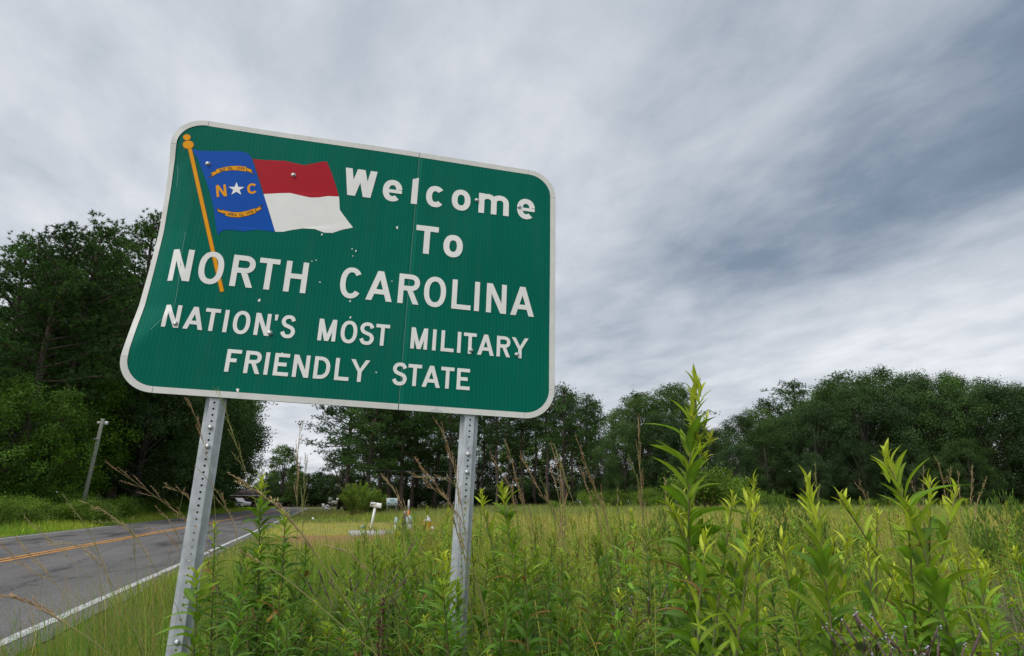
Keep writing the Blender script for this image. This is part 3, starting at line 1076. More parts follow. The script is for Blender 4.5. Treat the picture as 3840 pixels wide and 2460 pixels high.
def pine_proto(seed, H=18.0, cb=0.35, spread=3.2, dens=1.0, base=(0.062, 0.128, 0.038)):
    """loblolly pine: bare lower trunk with stubs, tufted irregular crown"""
    g = np.random.default_rng(seed)
    tr = MB()
    k = 12
    zz = np.linspace(0, H * 0.97, k)
    wob = np.cumsum(g.normal(0, 0.09, (k, 2)), 0)
    wob[0] = 0
    TP = np.column_stack([wob, zz])
    r0 = H * 0.0125
    tr.tube(TP, r0 * (1 - zz / H) ** 0.75 + 0.03, 8)
    trunk_at = lambda z: np.array([np.interp(z, zz, TP[:, 0]), np.interp(z, zz, TP[:, 1]), z])
    for _ in range(9):                                          # dead stubs
        z = g.uniform(0.18, cb + 0.05) * H
        a = g.uniform(0, 2 * PI)
        p = trunk_at(z)
        L = g.uniform(0.4, 1.6)
        tr.tube([p, p + np.array([math.cos(a) * L, math.sin(a) * L, g.uniform(-0.2, 0.3)])], [0.03, 0.012], 4)
    P, D, Cl = [], [], []
    nb = int(46 * dens)
    for i in range(nb):
        f = (i + g.uniform(0, 1)) / nb
        z = H * (cb + (0.985 - cb) * f)
        prof = (0.55 + 0.9 * math.sin(PI * min(1, f * 0.95 + 0.12)) ** 0.8) * (1 - 0.55 * f ** 2.2)
        L = spread * prof * g.uniform(0.55, 1.15)
        a = i * 2.4 + g.uniform(-0.6, 0.6)
        el = g.uniform(-0.12, 0.25) + 0.5 * f
        p0 = trunk_at(min(z, H * 0.96))
        d = np.array([math.cos(a) * math.cos(el), math.sin(a) * math.cos(el), math.sin(el)])
        bp = [p0]
        for q in range(1, 5):
            bp.append(p0 + d * L * q / 4 + np.array([0, 0, 0.09 * L * (q / 4) ** 2]) + g.normal(0, 0.07, 3))
        bp = np.array(bp)
        tr.tube(bp, np.linspace(0.055, 0.014, 5) * (0.6 + L / spread * 0.6), 5, cap=False)
        nc = max(3, int(L * 2.6))
        tone = math.exp(g.normal(0, 0.22))
        for c in range(nc):
            q = 0.32 + 0.68 * (c + g.uniform(0, 0.9)) / nc
            cp = np.array([np.interp(q * 4, range(5), bp[:, w]) for w in range(3)])
            side = g.normal(0, 1, 3) * np.array([0.42, 0.42, 0.20])
            cp = cp + side
            if np.linalg.norm(side) > 0.3:
                tr.tube([cp - side, cp], [0.014, 0.008], 3, cap=False)
            for _ in range(g.integers(8, 14)):
                P.append(cp + g.normal(0, 1, 3) * np.array([0.30, 0.30, 0.17]) + np.array([0, 0, 0.05]))
                D.append(unit(np.array([d[0], d[1], 0.55]) + g.normal(0, 0.5, 3)))
                Cl.append(tone)
    P, D, Cl = np.array(P), np.array(D), np.array(Cl)
    m = 14
    n = len(P)
    Q = np.repeat(P, m, 0)
    E = unit(np.repeat(D, m, 0) * 0.75 + g.normal(0, 0.62, (n * m, 3)))
    Nn = unit(g.normal(0, 1, (n * m, 3)) + np.array([0, 0, 0.6]))
    C = vary(base, n, g, 0.16, 0.10) * Cl[:, None]
    S = unit(np.cross(E, Nn))
    ln = g.uniform(0.16, 0.27, (n * m, 1))
    V = np.stack([Q - S * 0.024, Q + S * 0.024, Q + E * ln], 1).reshape(-1, 3)
    T = np.arange(n * m * 3).reshape(-1, 3)
    Cc = np.repeat(np.repeat(C, m, 0), 3, 0)
    a, b, _ = tr.arrays()
    return mesh_np('trunk', a, b, None, True), mesh_np('crown', V, T, Cc), H


def broad_proto(seed, H=14.0, rx=4.6, low=1.6, lobes=22, base=(0.040, 0.072, 0.022), leaf=0.19, clumps=20, per=62):
    """broad-leaved tree: limbs carrying lobes of leaf clumps"""
    g = np.random.default_rng(seed)
    tr = MB()
    hz = (H - low) / 2
    cz = low + hz
    th = H * 0.42
    lean = g.normal(0, 0.25, 2)
    tr.tube([(0, 0, 0), (lean[0] * .3, lean[1] * .3, th * .4), (lean[0], lean[1], th), (lean[0] * 1.5, lean[1] * 1.5, H * 0.72)], [H * .026, H * .020, H * .015, 0.05], 8)
    Ps, Ns, Cs = [], [], []
    for i in range(lobes):
        f = (i + 0.5) / lobes
        zf = 1 - 2 * f
        zf = np.sign(zf) * abs(zf) ** 0.9
        a = i * 2.39996 + g.uniform(-0.4, 0.4)
        w = math.sqrt(max(0.05, 1 - zf * zf)) ** 0.75
        rr = g.uniform(0.5, 1.0)
        c = np.array([math.cos(a) * w * rx * rr, math.sin(a) * w * rx * rr, cz + zf * hz * 0.84])
        R_ = g.uniform(0.18, 0.42) * rx * (0.75 + 0.25 * w)
        st = np.array([lean[0], lean[1], min(th, max(1.0, c[2] * 0.6))])
        tr.tube([st, (st + c) / 2 + np.array([0, 0, -0.25]), c], [0.10, 0.06, 0.025], 5, cap=False)
        tone = math.exp(g.normal(0, 0.13))
        for _ in range(clumps):
            d = unit(g.normal(0, 1, 3) + np.array([0, 0, 0.35]))
            cp = c + d * R_ * np.array([1.05, 1.05, 0.92]) * g.uniform(0.66, 1.07)
            if cp[2] < 0.3:
                continue
            n = per
            off = g.normal(0, 1, (n, 3)) * np.array([0.34, 0.34, 0.27]) * (rx / 4.6) ** 0.6
            Ps.append(cp + off)
            Ns.append(unit(np.tile(d * 0.8 + np.array([0, 0, 0.55]), (n, 1)) + g.normal(0, 0.55, (n, 3))))
            Cs.append(vary(base, n, g, 0.20, 0.10) * tone * math.exp(g.normal(0, 0.10)))
        tr.tube([c, c + unit(g.normal(0, 1, 3)) * R_ * 0.8], [0.03, 0.008], 4, cap=False)
    P, Nn, C = np.concatenate(Ps), np.concatenate(Ns), np.concatenate(Cs)
    D = unit(np.cross(Nn, g.normal(0, 1, P.shape)))
    V, T, Cc = leaf_cards(P, D, Nn, leaf * g.uniform(0.6, 1.15, len(P)), leaf * 0.62, C)
    a, b, _ = tr.arrays()
    return mesh_np('trunk', a, b, None, True), mesh_np('crown', V, T, Cc), H


PROTO = {
    'P1': pine_proto(1, 18, 0.34, 3.3, 1.15), 'P2': pine_proto(2, 18, 0.42, 2.9, 1.0, (0.068, 0.134, 0.038)),
    'P3': pine_proto(3, 18, 0.52, 2.7, 1.1, (0.062, 0.122, 0.038)), 'P4': pine_proto(4, 18, 0.24, 3.6, 1.35, (0.064, 0.130, 0.034)),
    'O1': broad_proto(11, 14, 5.0, 1.0, 28, (0.066, 0.122, 0.036)), 'O2': broad_proto(12, 14, 4.4, 1.4, 24, (0.054, 0.098, 0.034)),
    'O3': broad_proto(13, 14, 5.4, 0.8, 28, (0.056, 0.100, 0.040)), 'O4': broad_proto(14, 14, 4.0, 2.2, 24, (0.080, 0.140, 0.038)),
    'G1': broad_proto(15, 10, 3.2, 0.5, 24, (0.088, 0.165, 0.018), 0.18, 18, 46), 'G2': broad_proto(16, 10, 3.6, 0.4, 26, (0.056, 0.112, 0.018), 0.18, 18, 46),
    'F1': broad_proto(17, 14, 4.2, 0.6, 22, (0.045, 0.078, 0.030), 0.34, 16, 26), 'F2': broad_proto(18, 14, 3.2, 0.8, 20, (0.095, 0.160, 0.045), 0.34, 16, 26),
}


def tree(kind, px, Y, top, label, group, name, wide=1.0, dz=0.0):
    tm, cm, H = PROTO[kind]
    x = gx(px, Y)
    z0 = tz(x, Y) - 0.05 + dz
    h = at(px, top, Y).z - z0
    r = thing(name, label, 'tree', (x, Y, z0), random.uniform(0, 6.28), group)
    s = h / H
    r.scale = (s * wide * random.uniform(0.92, 1.1), s * wide * random.uniform(0.92, 1.1), s)
    obj('trunk', tm, BARK_PINE if kind[0] == 'P' else BARK_OAK, r)
    obj('crown', cm, NEEDLE if kind[0] == 'P' else LEAF_TREE, r)
    return r


for kind, px, Y, top in [('P4', -120, 37, 880), ('P1', 40, 36, 850), ('P2', 150, 39, 822), ('P4', 405, 47, 800), ('P1', 255, 47, 960), ('P2', 330, 52, 1010), ('P1', 500, 54, 1010), ('P4', 600, 60, 1080), ('P2', -30, 44, 930), ('P1', 465, 62, 1040), ('P4', 110, 50, 950)]:
    tree(kind, px, Y, top, 'tall dark pine with tufted crown in the wood across the road', 'pines in the wood across the road', 'pine_tree', 1.05)
for kind, px, Y, top in [('G1', 195, 41.5, 1330), ('G2', 60, 33.5, 1420), ('G1', 335, 47, 1480), ('G2', -60, 33, 1480), ('G1', 130, 34, 1600), ('G2', 430, 51, 1420)]:
    tree(kind, px, Y, top, 'yellow green sweetgum leafing to the ground below the roadside pines', 'sweetgums at the edge of the wood across the road', 'sweetgum_tree', 1.05)
for kind, px, Y, top in [('O2', 500, 48, 1350), ('O4', 580, 54, 1280), ('O1', 650, 62, 1300), ('O2', 720, 70, 1320), ('O3', 728, 84, 1380), ('O4', 755, 98, 1400), ('O1', 745, 116, 1420), ('O2', 300, 54, 1250), ('O3', 120, 46, 1200), ('O2', 420, 56, 1200),
                         ('O3', 560, 66, 1350), ('O1', 700, 84, 1360), ('O2', -20, 48, 1300), ('O3', 220, 58, 1300), ('O2', 730, 96, 1420), ('O3', 480, 74, 1350), ('O2', 740, 112, 1450)]:
    tree(kind, px, Y, top, 'dark oak with heavy hanging foliage in the wood across the road', 'oaks in the wood across the road', 'oak_tree', 1.1)
for kind, px, Y, top in [('F2', 1052, 186, 1662), ('F1', 985, 150, 1790), ('F1', 1010, 172, 1785), ('F2', 1095, 196, 1752), ('F1', 1140, 205, 1768), ('F2', 1180, 212, 1780), ('F1', 1215, 208, 1775), ('F2', 1255, 200, 1780), ('F1', 1290, 190, 1770), ('F2', 1120, 225, 1772), ('F1', 1165, 232, 1774),
                         ('F1', 915, 140, 1750), ('F2', 1015, 210, 1775), ('F1', 1070, 222, 1748), ('F2', 1330, 180, 1775), ('F1', 1235, 230, 1772)]:
    tree(kind, px, Y, top, 'hazy green tree in the distant wood where the road bends', 'trees beyond the bend of the road', 'distant_tree', 1.15)
for kind, px, Y, top in [('P4', 1372, 80, 1350), ('P1', 1300, 90, 1380), ('P2', 1450, 86, 1400), ('P1', 1505, 82, 1370), ('P3', 1548, 94, 1400), ('P4', 1630, 88, 1420), ('P2', 1690, 82, 1390), ('P1', 1420, 100, 1420), ('P4', 1560, 104, 1420), ('P3', 1750, 92, 1420)]:
    tree(kind, px, Y, top, 'dense pine of the grove seen below the sign between its posts', 'pines of the grove below the sign', 'pine_tree', 1.1)
for kind, px, Y, top in [('P3', 1858, 82, 1470), ('P3', 1905, 93, 1450), ('P2', 1962, 86, 1450), ('P3', 2012, 96, 1430), ('P3', 2058, 84, 1440), ('P2', 2112, 82, 1442), ('P3', 2150, 92, 1470), ('P2', 2205, 84, 1482), ('P3', 2245, 92, 1500), ('P3', 1815, 96, 1460)]:
    tree(kind, px, Y, top, 'slender pine with long bare trunk beside the galvanised post', 'open stand of bare-trunked pines', 'pine_tree', 0.95)
for kind, px, Y, top in [('O2', 2275, 76, 1640), ('O1', 2345, 70, 1590), ('O4', 2395, 78, 1480), ('O2', 2440, 70, 1580), ('O4', 2545, 78, 1440), ('O3', 2500, 72, 1540), ('O2', 2605, 74, 1570), ('O1', 2700, 74, 1600), ('O2', 2790, 78, 1550), ('O4', 2880, 80, 1530), ('O3', 2760, 68, 1660),
                         ('O1', 2890, 68, 1590), ('O2', 2985, 70, 1545), ('O3', 3080, 68, 1500), ('O1', 3190, 72, 1420), ('O4', 3130, 80, 1450), ('O3', 3290, 67, 1440), ('O1', 3345, 74, 1378), ('O2', 3440, 70, 1420), ('O3', 3505, 68, 1385), ('O1', 3600, 66, 1390), ('O2', 3690, 70, 1405), ('O3', 3770, 64, 1440), ('O1', 3860, 66, 1430), ('O2', 3960, 64, 1440),
                         ('O3', 3240, 64, 1640), ('O2', 3440, 63, 1660), ('O1', 3650, 62, 1640), ('O2', 2570, 66, 1690), ('O3', 3060, 64, 1690), ('O1', 2960, 82, 1560), ('O3', 3250, 84, 1440), ('O2', 3550, 82, 1410), ('O3', 3800, 80, 1440), ('O2', 2650, 86, 1600)]:
    where = ('beside the open stand of bare-trunked pines' if px < 2420 else 'behind the rounded bushes across the field' if px < 2740 else 'in the low gap of the far tree row' if px < 2930 else 'left of the rusty-roofed shed' if px < 3180 else
             'over the rusty-roofed shed' if px < 3330 else 'between the rusty-roofed shed and the grey shed' if px < 3480 else 'over the grey shed in the shade' if px < 3660 else 'past the grey shed at the end of the far row')
    size = 'low' if top > 1580 else 'tall' if top < 1430 else 'broad'
    tree(kind, px, Y, top, size + ' dark oak ' + where, 'oaks along the far edge of the field', 'oak_tree', random.uniform(.74, 1.04))
for kind, px, Y, top in [('P2', 2555, 88, 1445), ('P3', 2418, 90, 1470), ('P2', 2935, 90, 1495), ('P1', 3030, 88, 1428), ('P2', 3215, 86, 1402)]:
    tree(kind, px, Y, top, 'pine with flat-topped crown rising above the oaks beyond the field', 'pines above the oak row', 'pine_tree', 1.3)


# ------------------------------------------------------------------ shrubs
def shrub_proto(seed, H, r, base, leaf=0.11, lob=10, clumps=12, per=34):
    g = np.random.default_rng(seed)
    st = MB()
    Ps, Ns, Cs = [], [], []
    for i in range(lob):
        a = i * 2.4 + g.uniform(-.3, .3)
        q = math.sqrt((i + 0.5) / lob)
        c = np.array([math.cos(a) * r * q * .8, math.sin(a) * r * q * .8, H * g.uniform(0.35, 0.8) * (1 - 0.35 * q * q)])
        st.tube([(c[0] * .15, c[1] * .15, 0), c * np.array([.6, .6, .55]), c], [.025, .016, .006], 4, cap=False)
        tone = math.exp(g.normal(0, .12))
        for _ in range(clumps):
            d = unit(g.normal(0, 1, 3) + np.array([0, 0, .5]))
            cp = c + d * np.array([r * .36, r * .36, H * .26]) * g.uniform(.5, 1.05)
            if cp[2] < 0.06:
                cp[2] = 0.06 + g.uniform(0, .2)
            Ps.append(cp + g.normal(0, 1, (per, 3)) * np.array([.17, .17, .12]) * r)
            Ns.append(unit(np.tile(d + np.array([0, 0, .5]), (per, 1)) + g.normal(0, .6, (per, 3))))
            Cs.append(vary(base, per, g, .2, .12) * tone)
    P, Nn, C = np.concatenate(Ps), np.concatenate(Ns), np.concatenate(Cs)
    P[:, 2] = np.maximum(P[:, 2], 0.03)
    D = unit(np.cross(Nn, g.normal(0, 1, P.shape)) + np.array([0, 0, .4]))
    V, T, Cc = leaf_cards(P, D, Nn, leaf * g.uniform(.6, 1.2, len(P)), leaf * .5, C)
    a, b, _ = st.arrays()
    return mesh_np('stems', a, b), mesh_np('foliage', V, T, Cc)


def feather_proto(seed, H, r, base, stems=26, wisp=0.16):
    """upright feathery shrub: many plumes of thread-like leaves"""
    g = np.random.default_rng(seed)
    st = MB()
    P, D, C = [], [], []
    for i in range(stems):
        a = g.uniform(0, 2 * PI)
        q = math.sqrt(g.uniform(0, 1))
        top = np.array([math.cos(a) * r * q, math.sin(a) * r * q, H * g.uniform(.6, 1.0) * (1 - .35 * q ** 2)])
        b0 = np.array([math.cos(a) * r * q * .3, math.sin(a) * r * q * .3, 0])
        pts = [b0, b0 * .4 + top * .6 + g.normal(0, .03, 3) + np.array([0, 0, .05 * H]), top]
        st.tube(pts, [.010, .006, .003], 4, cap=False)
        cv = spline(pts, 8)
        n = 130
        f = g.uniform(.18, 1, n)
        tone = math.exp(g.normal(0, .12))
        for c in range(n):
            p = np.array([np.interp(f[c] * (len(cv) - 1), range(len(cv)), cv[:, w]) for w in range(3)])
            az = g.uniform(0, 2 * PI)
            sp = .55 * (1 - f[c]) + .22
            d = unit(np.array([math.cos(az) * sp, math.sin(az) * sp, 1 - .4 * sp]))
            P.append(p + d * g.uniform(0, 0.10 + .16 * (1 - f[c])) * min(1.6, H))
            D.append(d)
            C.append(tone)
    P, D, C = np.array(P), unit(np.array(D) + g.normal(0, .22, (len(P), 3))), np.array(C)
    Nn = unit(np.cross(D, g.normal(0, 1, P.shape)))
    V, T, Cc = leaf_cards(P, D, Nn, wisp * g.uniform(.6, 1.2, len(P)), wisp * .16, vary(base, len(P), g, .18, .1) * C[:, None])
    a, b, _ = st.arrays()
    return mesh_np('stems', a, b), mesh_np('foliage', V, T, Cc)


SHRUB_LEAF = leafmat('shrub_leaf', (1, 1, 1), 0.3, 0.65, 0.12)
STEM = mat('green_brown_stem', (0.12, 0.10, 0.045), 0.8, var=0.3, scale=20)
SHR = {'a': shrub_proto(31, 1.6, 1.2, (0.140, 0.225, 0.034)), 'b': shrub_proto(32, 1.8, 1.3, (0.100, 0.185, 0.028), 0.12), 'c': shrub_proto(33, 1.3, 1.1, (0.10, 0.150, 0.030)),
       'f': feather_proto(34, 2.2, 0.9, (0.085, 0.150, 0.030), 34, .20), 'g': feather_proto(35, 1.6, .34, (0.105, 0.185, 0.034), 9, .10), 'w': feather_proto(36, 3.0, 2.2, (0.225, 0.320, 0.060), 90, .26)}


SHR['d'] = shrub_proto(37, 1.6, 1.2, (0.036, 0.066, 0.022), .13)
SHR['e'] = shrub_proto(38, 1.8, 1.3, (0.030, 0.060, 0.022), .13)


def shrub(kind, px, Y, s, label, group, name='shrub', cat='shrub', sz=1.0):
    x = gx(px, Y)
    r = thing(name, label, cat, (x, Y, tz(x, Y) - .03), random.uniform(0, 6.28), group)
    k = random.uniform(.9, 1.1)
    r.scale = (s * k, s * k, s * sz * random.uniform(.9, 1.1))
    obj('stems', SHR[kind][0], STEM, r)
    obj('foliage', SHR[kind][1], SHRUB_LEAF, r)
    return r


i = 0
for px in range(-80, 960, 26):
    k = -0.96 * ((px - CX) / FPX / 1.0368) - 0.279
    Y = random.uniform(12.2, 13.6) / k
    if Y > 118:
        continue
    i += 1
    shrub('abc'[i % 3], px + random.uniform(-14, 14), Y, random.uniform(.65, 1.05), 'bright green leafy bush on the far verge in front of the wood', 'bushes along the far verge', 'bush', 'bush')
for px, Y, s in [(262, 32.6, .85), (300, 33.0, .8), (345, 33.6, .95), (392, 37.2, .9), (450, 40.0, 1.0)]:
    shrub('ac'[px % 2], px, Y, s, 'light green bush hiding the foot of the leaning utility pole', 'bushes at the foot of the utility pole', 'bush', 'bush')
for px, Y, s in [(2650, 56, 2.3), (2590, 58, 1.7), (2720, 60, 2.0), (2480, 62, 1.3), (2420, 64, 1.2), (2300, 66, 1.3), (2210, 66, 1.1), (2820, 62, 1.2)]:
    shrub('ab'[int(px) % 2], px, Y, s, 'rounded green bush in front of the dark oaks across the field', 'bushes at the far side of the field', 'bush', 'bush')
shrub('w', 1345, 62, .96, 'big feathery bright green bush behind the white mailbox', None, 'bush', 'bush', 1.0)
shrub('w', 1408, 64, .74, 'lower feathery bush with pointed top beside the pale notice board', None, 'bush', 'bush', 1.05)
for px, Y, s in [(2880, 7.5, .80), (2950, 8.0, .82), (3085, 7.2, .62), (2500, 11.0, .72), (2540, 12.5, .70), (2470, 13, .65), (3745, 6.0, .72), (3800, 6.4, .72), (3850, 5.6, .70)]:
    shrub('g', px, Y, s * 1.12, 'feathery dog fennel plume standing in the field grass', 'dog fennel plumes in the field', 'dog_fennel', 'plant')
for kind, px, Y, top in [('F1', 1270, 120, 1690), ('F1', 1360, 126, 1660), ('F2', 1440, 122, 1690), ('F1', 1520, 130, 1640), ('F1', 1610, 124, 1680), ('F2', 1690, 128, 1660), ('F1', 1790, 126, 1640), ('F1', 1870, 132, 1620), ('F2', 1950, 124, 1630), ('F1', 2030, 130, 1610), ('F1', 2110, 126, 1620), ('F2', 2190, 122, 1640), ('F1', 2260, 118, 1690)]:
    tree(kind, px, Y, top, 'low leafy tree closing the view behind the pine trunks', 'leafy trees behind the pine trunks', 'understory_tree', 1.35)
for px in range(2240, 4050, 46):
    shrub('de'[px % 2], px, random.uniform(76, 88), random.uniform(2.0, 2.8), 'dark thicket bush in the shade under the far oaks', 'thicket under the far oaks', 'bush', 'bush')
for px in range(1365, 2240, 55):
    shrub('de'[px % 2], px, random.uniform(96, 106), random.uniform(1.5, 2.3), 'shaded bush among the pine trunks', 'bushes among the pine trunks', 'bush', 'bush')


for q in range(46):
    px = 2080 + 42 * q + random.uniform(-16, 16)
    shrub('abcg'[q % 4], px, random.uniform(56, 66), random.uniform(.45, .85), 'tall weed clump breaking the far edge of the field', 'weed clumps along the far field edge', 'weed_clump', 'plant')


# ------------------------------------------------------------------ grass
def blades(x, y, h, w, C, seg=3, lean=0.35, bias=(-0.10, 0.0), droop=0.5):
    """thin bending blades standing on the ground, all in one set of arrays"""
    n = len(x)
    z = terrain(x, y)
    a = rng.uniform(0, 2 * PI, n)
    ln = np.abs(rng.normal(0, lean, n))
    dx = np.cos(a) * ln + bias[0]
    dy = np.sin(a) * ln + bias[1]
    fa = rng.uniform(0, PI, n)
    sx, sy = np.cos(fa), np.sin(fa)
    rows = []
    for k in range(seg + 1):
        f = k / seg
        px = x + dx * h * f ** 1.8
        py = y + dy * h * f ** 1.8
        pz = z + h * (f - droop * (dx * dx + dy * dy) * f ** 3 * 0.6)
        ww = w * (1 - f) ** 0.7 / 2
        if k < seg:
            rows.append(np.stack([px - sx * ww, py - sy * ww, pz], 1))
            rows.append(np.stack([px + sx * ww, py + sy * ww, pz], 1))
        else:
            rows.append(np.stack([px, py, pz], 1))
    m = len(rows)
    V = np.stack(rows, 1).reshape(-1, 3)
    b = np.arange(n)[:, None] * m
    T = []
    for k in range(seg - 1):
        q = 2 * k
        T += [b + np.array([[q, q + 1, q + 3]]), b + np.array([[q, q + 3, q + 2]])]
    q = 2 * (seg - 1)
    T.append(b + np.array([[q, q + 1, q + 2]]))
    return V, np.concatenate(T), np.repeat(C, m, 0)


def scatter(n, y0, y1, power=1.0, half=0.92, side=1.2):
    """points in the widened view wedge, denser near the camera"""
    u = rng.uniform(0, 1, n)
    if abs(power - 1) < 1e-3:
        y = y0 * (y1 / y0) ** u
    else:
        p = 1 - power
        y = (y0 ** p + u * (y1 ** p - y0 ** p)) ** (1 / p)
    x = rng.uniform(-1, 1, n) * (y * half + side)
    return x, y


def fnoise(x, y, sc, seed):
    g = np.random.default_rng(seed)
    v = np.zeros_like(x)
    for k in range(6):
        a = g.uniform(0, 2 * PI)
        f = sc * (1.0 + 0.7 * k)
        v += np.sin((x * math.cos(a) + y * math.sin(a)) * f + g.uniform(0, 6.28)) / (1 + k * 0.5)
    return v / 2.5


GREEN, DARKG, YELL, TAN, LAWN, BROWN = (np.array(c) for c in ((0.130, 0.225, 0.034), (0.060, 0.130, 0.022), (0.315, 0.320, 0.075), (0.460, 0.350, 0.165), (0.340, 0.350, 0.095), (0.330, 0.220, 0.110)))


def grass_color(x, y):
    n = len(x)
    s = road_s(x, y)
    a = np.clip(0.38 + 0.60 * fnoise(x, y, 0.35, 3) + 0.25 * fnoise(x, y, 1.3, 5) + rng.normal(0, 0.25, n), 0, 1)[:, None]
    C = GREEN * (1 - a) + YELL * a
    b = np.clip(fnoise(x, y, 0.22, 4) * 0.9 + rng.normal(0, 0.35, n) - 0.35, 0, 1)[:, None]
    C = C * (1 - b) + TAN * b
    field = (smooth(2.5, 6, s) * smooth(6, 11, y) * (1 - smooth(30, 46, y)))[:, None] * 0.85 * rng.uniform(0.2, 1, (n, 1))
    C = C * (1 - field) + (TAN * 0.75 + YELL * 0.25) * field
    d = (rng.uniform(0, 1, n) < 0.25)[:, None]
    C = np.where(d, DARKG * 0.6 + C * 0.4, C)
    lawn = lawn_mask(x, y)[:, None]
    C = C * (1 - lawn) + (LAWN * rng.uniform(0.8, 1.15, (n, 1))) * lawn
    br = brown_mask(x, y)[:, None] * rng.uniform(0.3, 1, (n, 1))
    C = C * (1 - br) + BROWN * br
    far = (smooth(34, 50, y) * smooth(3, 8, s))[:, None]
    C = C * (1 - far * 0.8) + np.array((0.210, 0.250, 0.100)) * far * 0.8
    lush = ((1 - smooth(-0.4, 1.2, s)) * (1 - smooth(6, 11, y)))[:, None]         # greener, sappier growth by the road
    C = C * (1 - lush) + (C * np.array((0.55, 0.72, 0.55))) * lush
    return np.clip(C * np.exp(rng.normal(0, 0.16, (n, 1))), 0.01, 0.6)


GRASS = leafmat('grass_blade', (1.16, 1.14, 0.95), 0.35, 0.55, 0.25)


def grass_patch(name, label, sets):
    V, T, C, n = [], [], [], 0
    for v, t, c in sets:
        V.append(v)
        T.append(t + n)
        C.append(c)
        n += len(v)
    o = obj(name, mesh_np(name, np.concatenate(V), np.concatenate(T), np.concatenate(C)), GRASS)
    return tag(o, label, 'grass', None, 'stuff')


SLAB = dict(s0=1.15, s1=2.95, t0=24.4, t1=26.3)


def keep(x, y):
    s, t = RN[0] * x + RN[1] * y, RD[0] * x + RD[1] * y
    slab = (s > SLAB['s0'] - .05) & (s < SLAB['s1'] + .05) & (t > SLAB['t0'] - .05) & (t < SLAB['t1'] + .05)
    return (s > -2.27 + 0.10 * np.sin(t * 1.7) + 0.06 * np.sin(t * 4.1)) & ~slab & (x * x + y * y > 1.3 ** 2)


def near_height(x, y):
    s = road_s(x, y)
    h = np.interp(s, [-2.35, -2.1, -1.7, -1.2, -0.4, 0.6], [0.10, 0.20, 0.30, 0.42, 0.52, 0.62])
    h = h * (1 - 0.55 * smooth(8, 16, y) * (1 - smooth(2, 5, s)))
    h = h * (1 + 0.30 * fnoise(x, y, 0.5, 21) + 0.25 * fnoise(x, y, 1.6, 22))
    h = np.clip(h, 0.08, 0.95)
    short = np.maximum(lawn_mask(x, y), brown_mask(x, y) * 0.85)
    h = h * (1 - short) + 0.07 * short
    return h


def make_grass():
    sets = []
    x, y = scatter(30000, 1.6, 8.0, 0.6)
    k = keep(x, y)
    x, y = x[k], y[k]
    h = near_height(x, y) * rng.uniform(0.45, 1.2, len(x))
    sets.append(blades(x, y, h, rng.uniform(0.003, 0.0075, len(x)), grass_color(x, y), 4, 0.34))
    # long broad blades
    x, y = scatter(2600, 1.7, 7.5, 0.8)
    k = keep(x, y) & (road_s(x, y) > -1.0)
    x, y = x[k], y[k]
    sets.append(blades(x, y, near_height(x, y) * rng.uniform(0.9, 1.65, len(x)), rng.uniform(0.007, 0.013, len(x)), grass_color(x, y), 6, 0.42, (-0.12, 0), 0.9))
    # long arching blades over the road edge
    n = 1100
    y = 2.1 * (7.0 / 2.1) ** rng.uniform(0, 1, n)
    sv = rng.uniform(-1.9, -0.1, n)
    x = (sv - RN[1] * y) / RN[0]
    C = np.where((rng.uniform(0, 1, n) < .3)[:, None], np.array((.30, .20, .09)), np.array((.10, .19, .03))) * np.exp(rng.normal(0, .2, (n, 1)))
    sets.append(blades(x, y, rng.uniform(.42, .78, n), rng.uniform(.0025, .006, n), C, 6, .5, (-.25, 0), .9))
    x, y = scatter(52000, 7.5, 26.0, 0.7)
    k = keep(x, y)
    x, y = x[k], y[k]
    h = near_height(x, y) * rng.uniform(0.5, 1.25, len(x))
    sets.append(blades(x, y, h, rng.uniform(0.008, 0.016, len(x)), grass_color(x, y), 3, 0.30))
    x, y = scatter(70000, 24.0, 105.0, 0.75)
    k = keep(x, y)
    x, y = x[k], y[k]
    h = near_height(x, y) * rng.uniform(0.55, 1.15, len(x)) * (1 - 0.25 * smooth(30, 60, y))
    sets.append(blades(x, y, h, rng.uniform(0.025, 0.06, len(x)), grass_color(x, y), 2, 0.28))
    # a thicker stand of brownish grass in front of the hydrant
    n = 5200
    y = rng.uniform(9, 17, n)
    x = np.array([gx(p, q) for p, q in zip(rng.normal(1640, 90, n), y)])
    C = np.where((rng.uniform(0, 1, n) < .45)[:, None], np.array((.30, .21, .10)), np.array((.17, .21, .05))) * np.exp(rng.normal(0, .2, (n, 1)))
    sets.append(blades(x, y, rng.uniform(.35, .78, n), rng.uniform(.006, .013, n), C, 3, .28))
    grass_patch('field_grass', 'tall mixed green and tan grass covering the verge and field', sets)
    # verge beyond the road
    n = 46000
    t = 10 * (170 / 10.0) ** rng.uniform(0, 1, n)
    s = -10.05 - np.abs(rng.normal(0, 1, n)) ** 1.2 * 2.6
    x, y = RN[0] * s + RD[0] * t, RN[1] * s + RD[1] * t
    h = np.interp(-s, [10.0, 10.6, 12, 14], [0.10, 0.32, 0.50, 0.75]) * rng.uniform(0.5, 1.2, n)
    C = grass_color(x, y) * np.array((1.05, 1.22, 0.85))
    grass_patch('verge_grass', 'green grass along the far side of the road', [blades(x, y, h, rng.uniform(0.016, 0.035, n), C, 2, 0.3)])


make_grass()


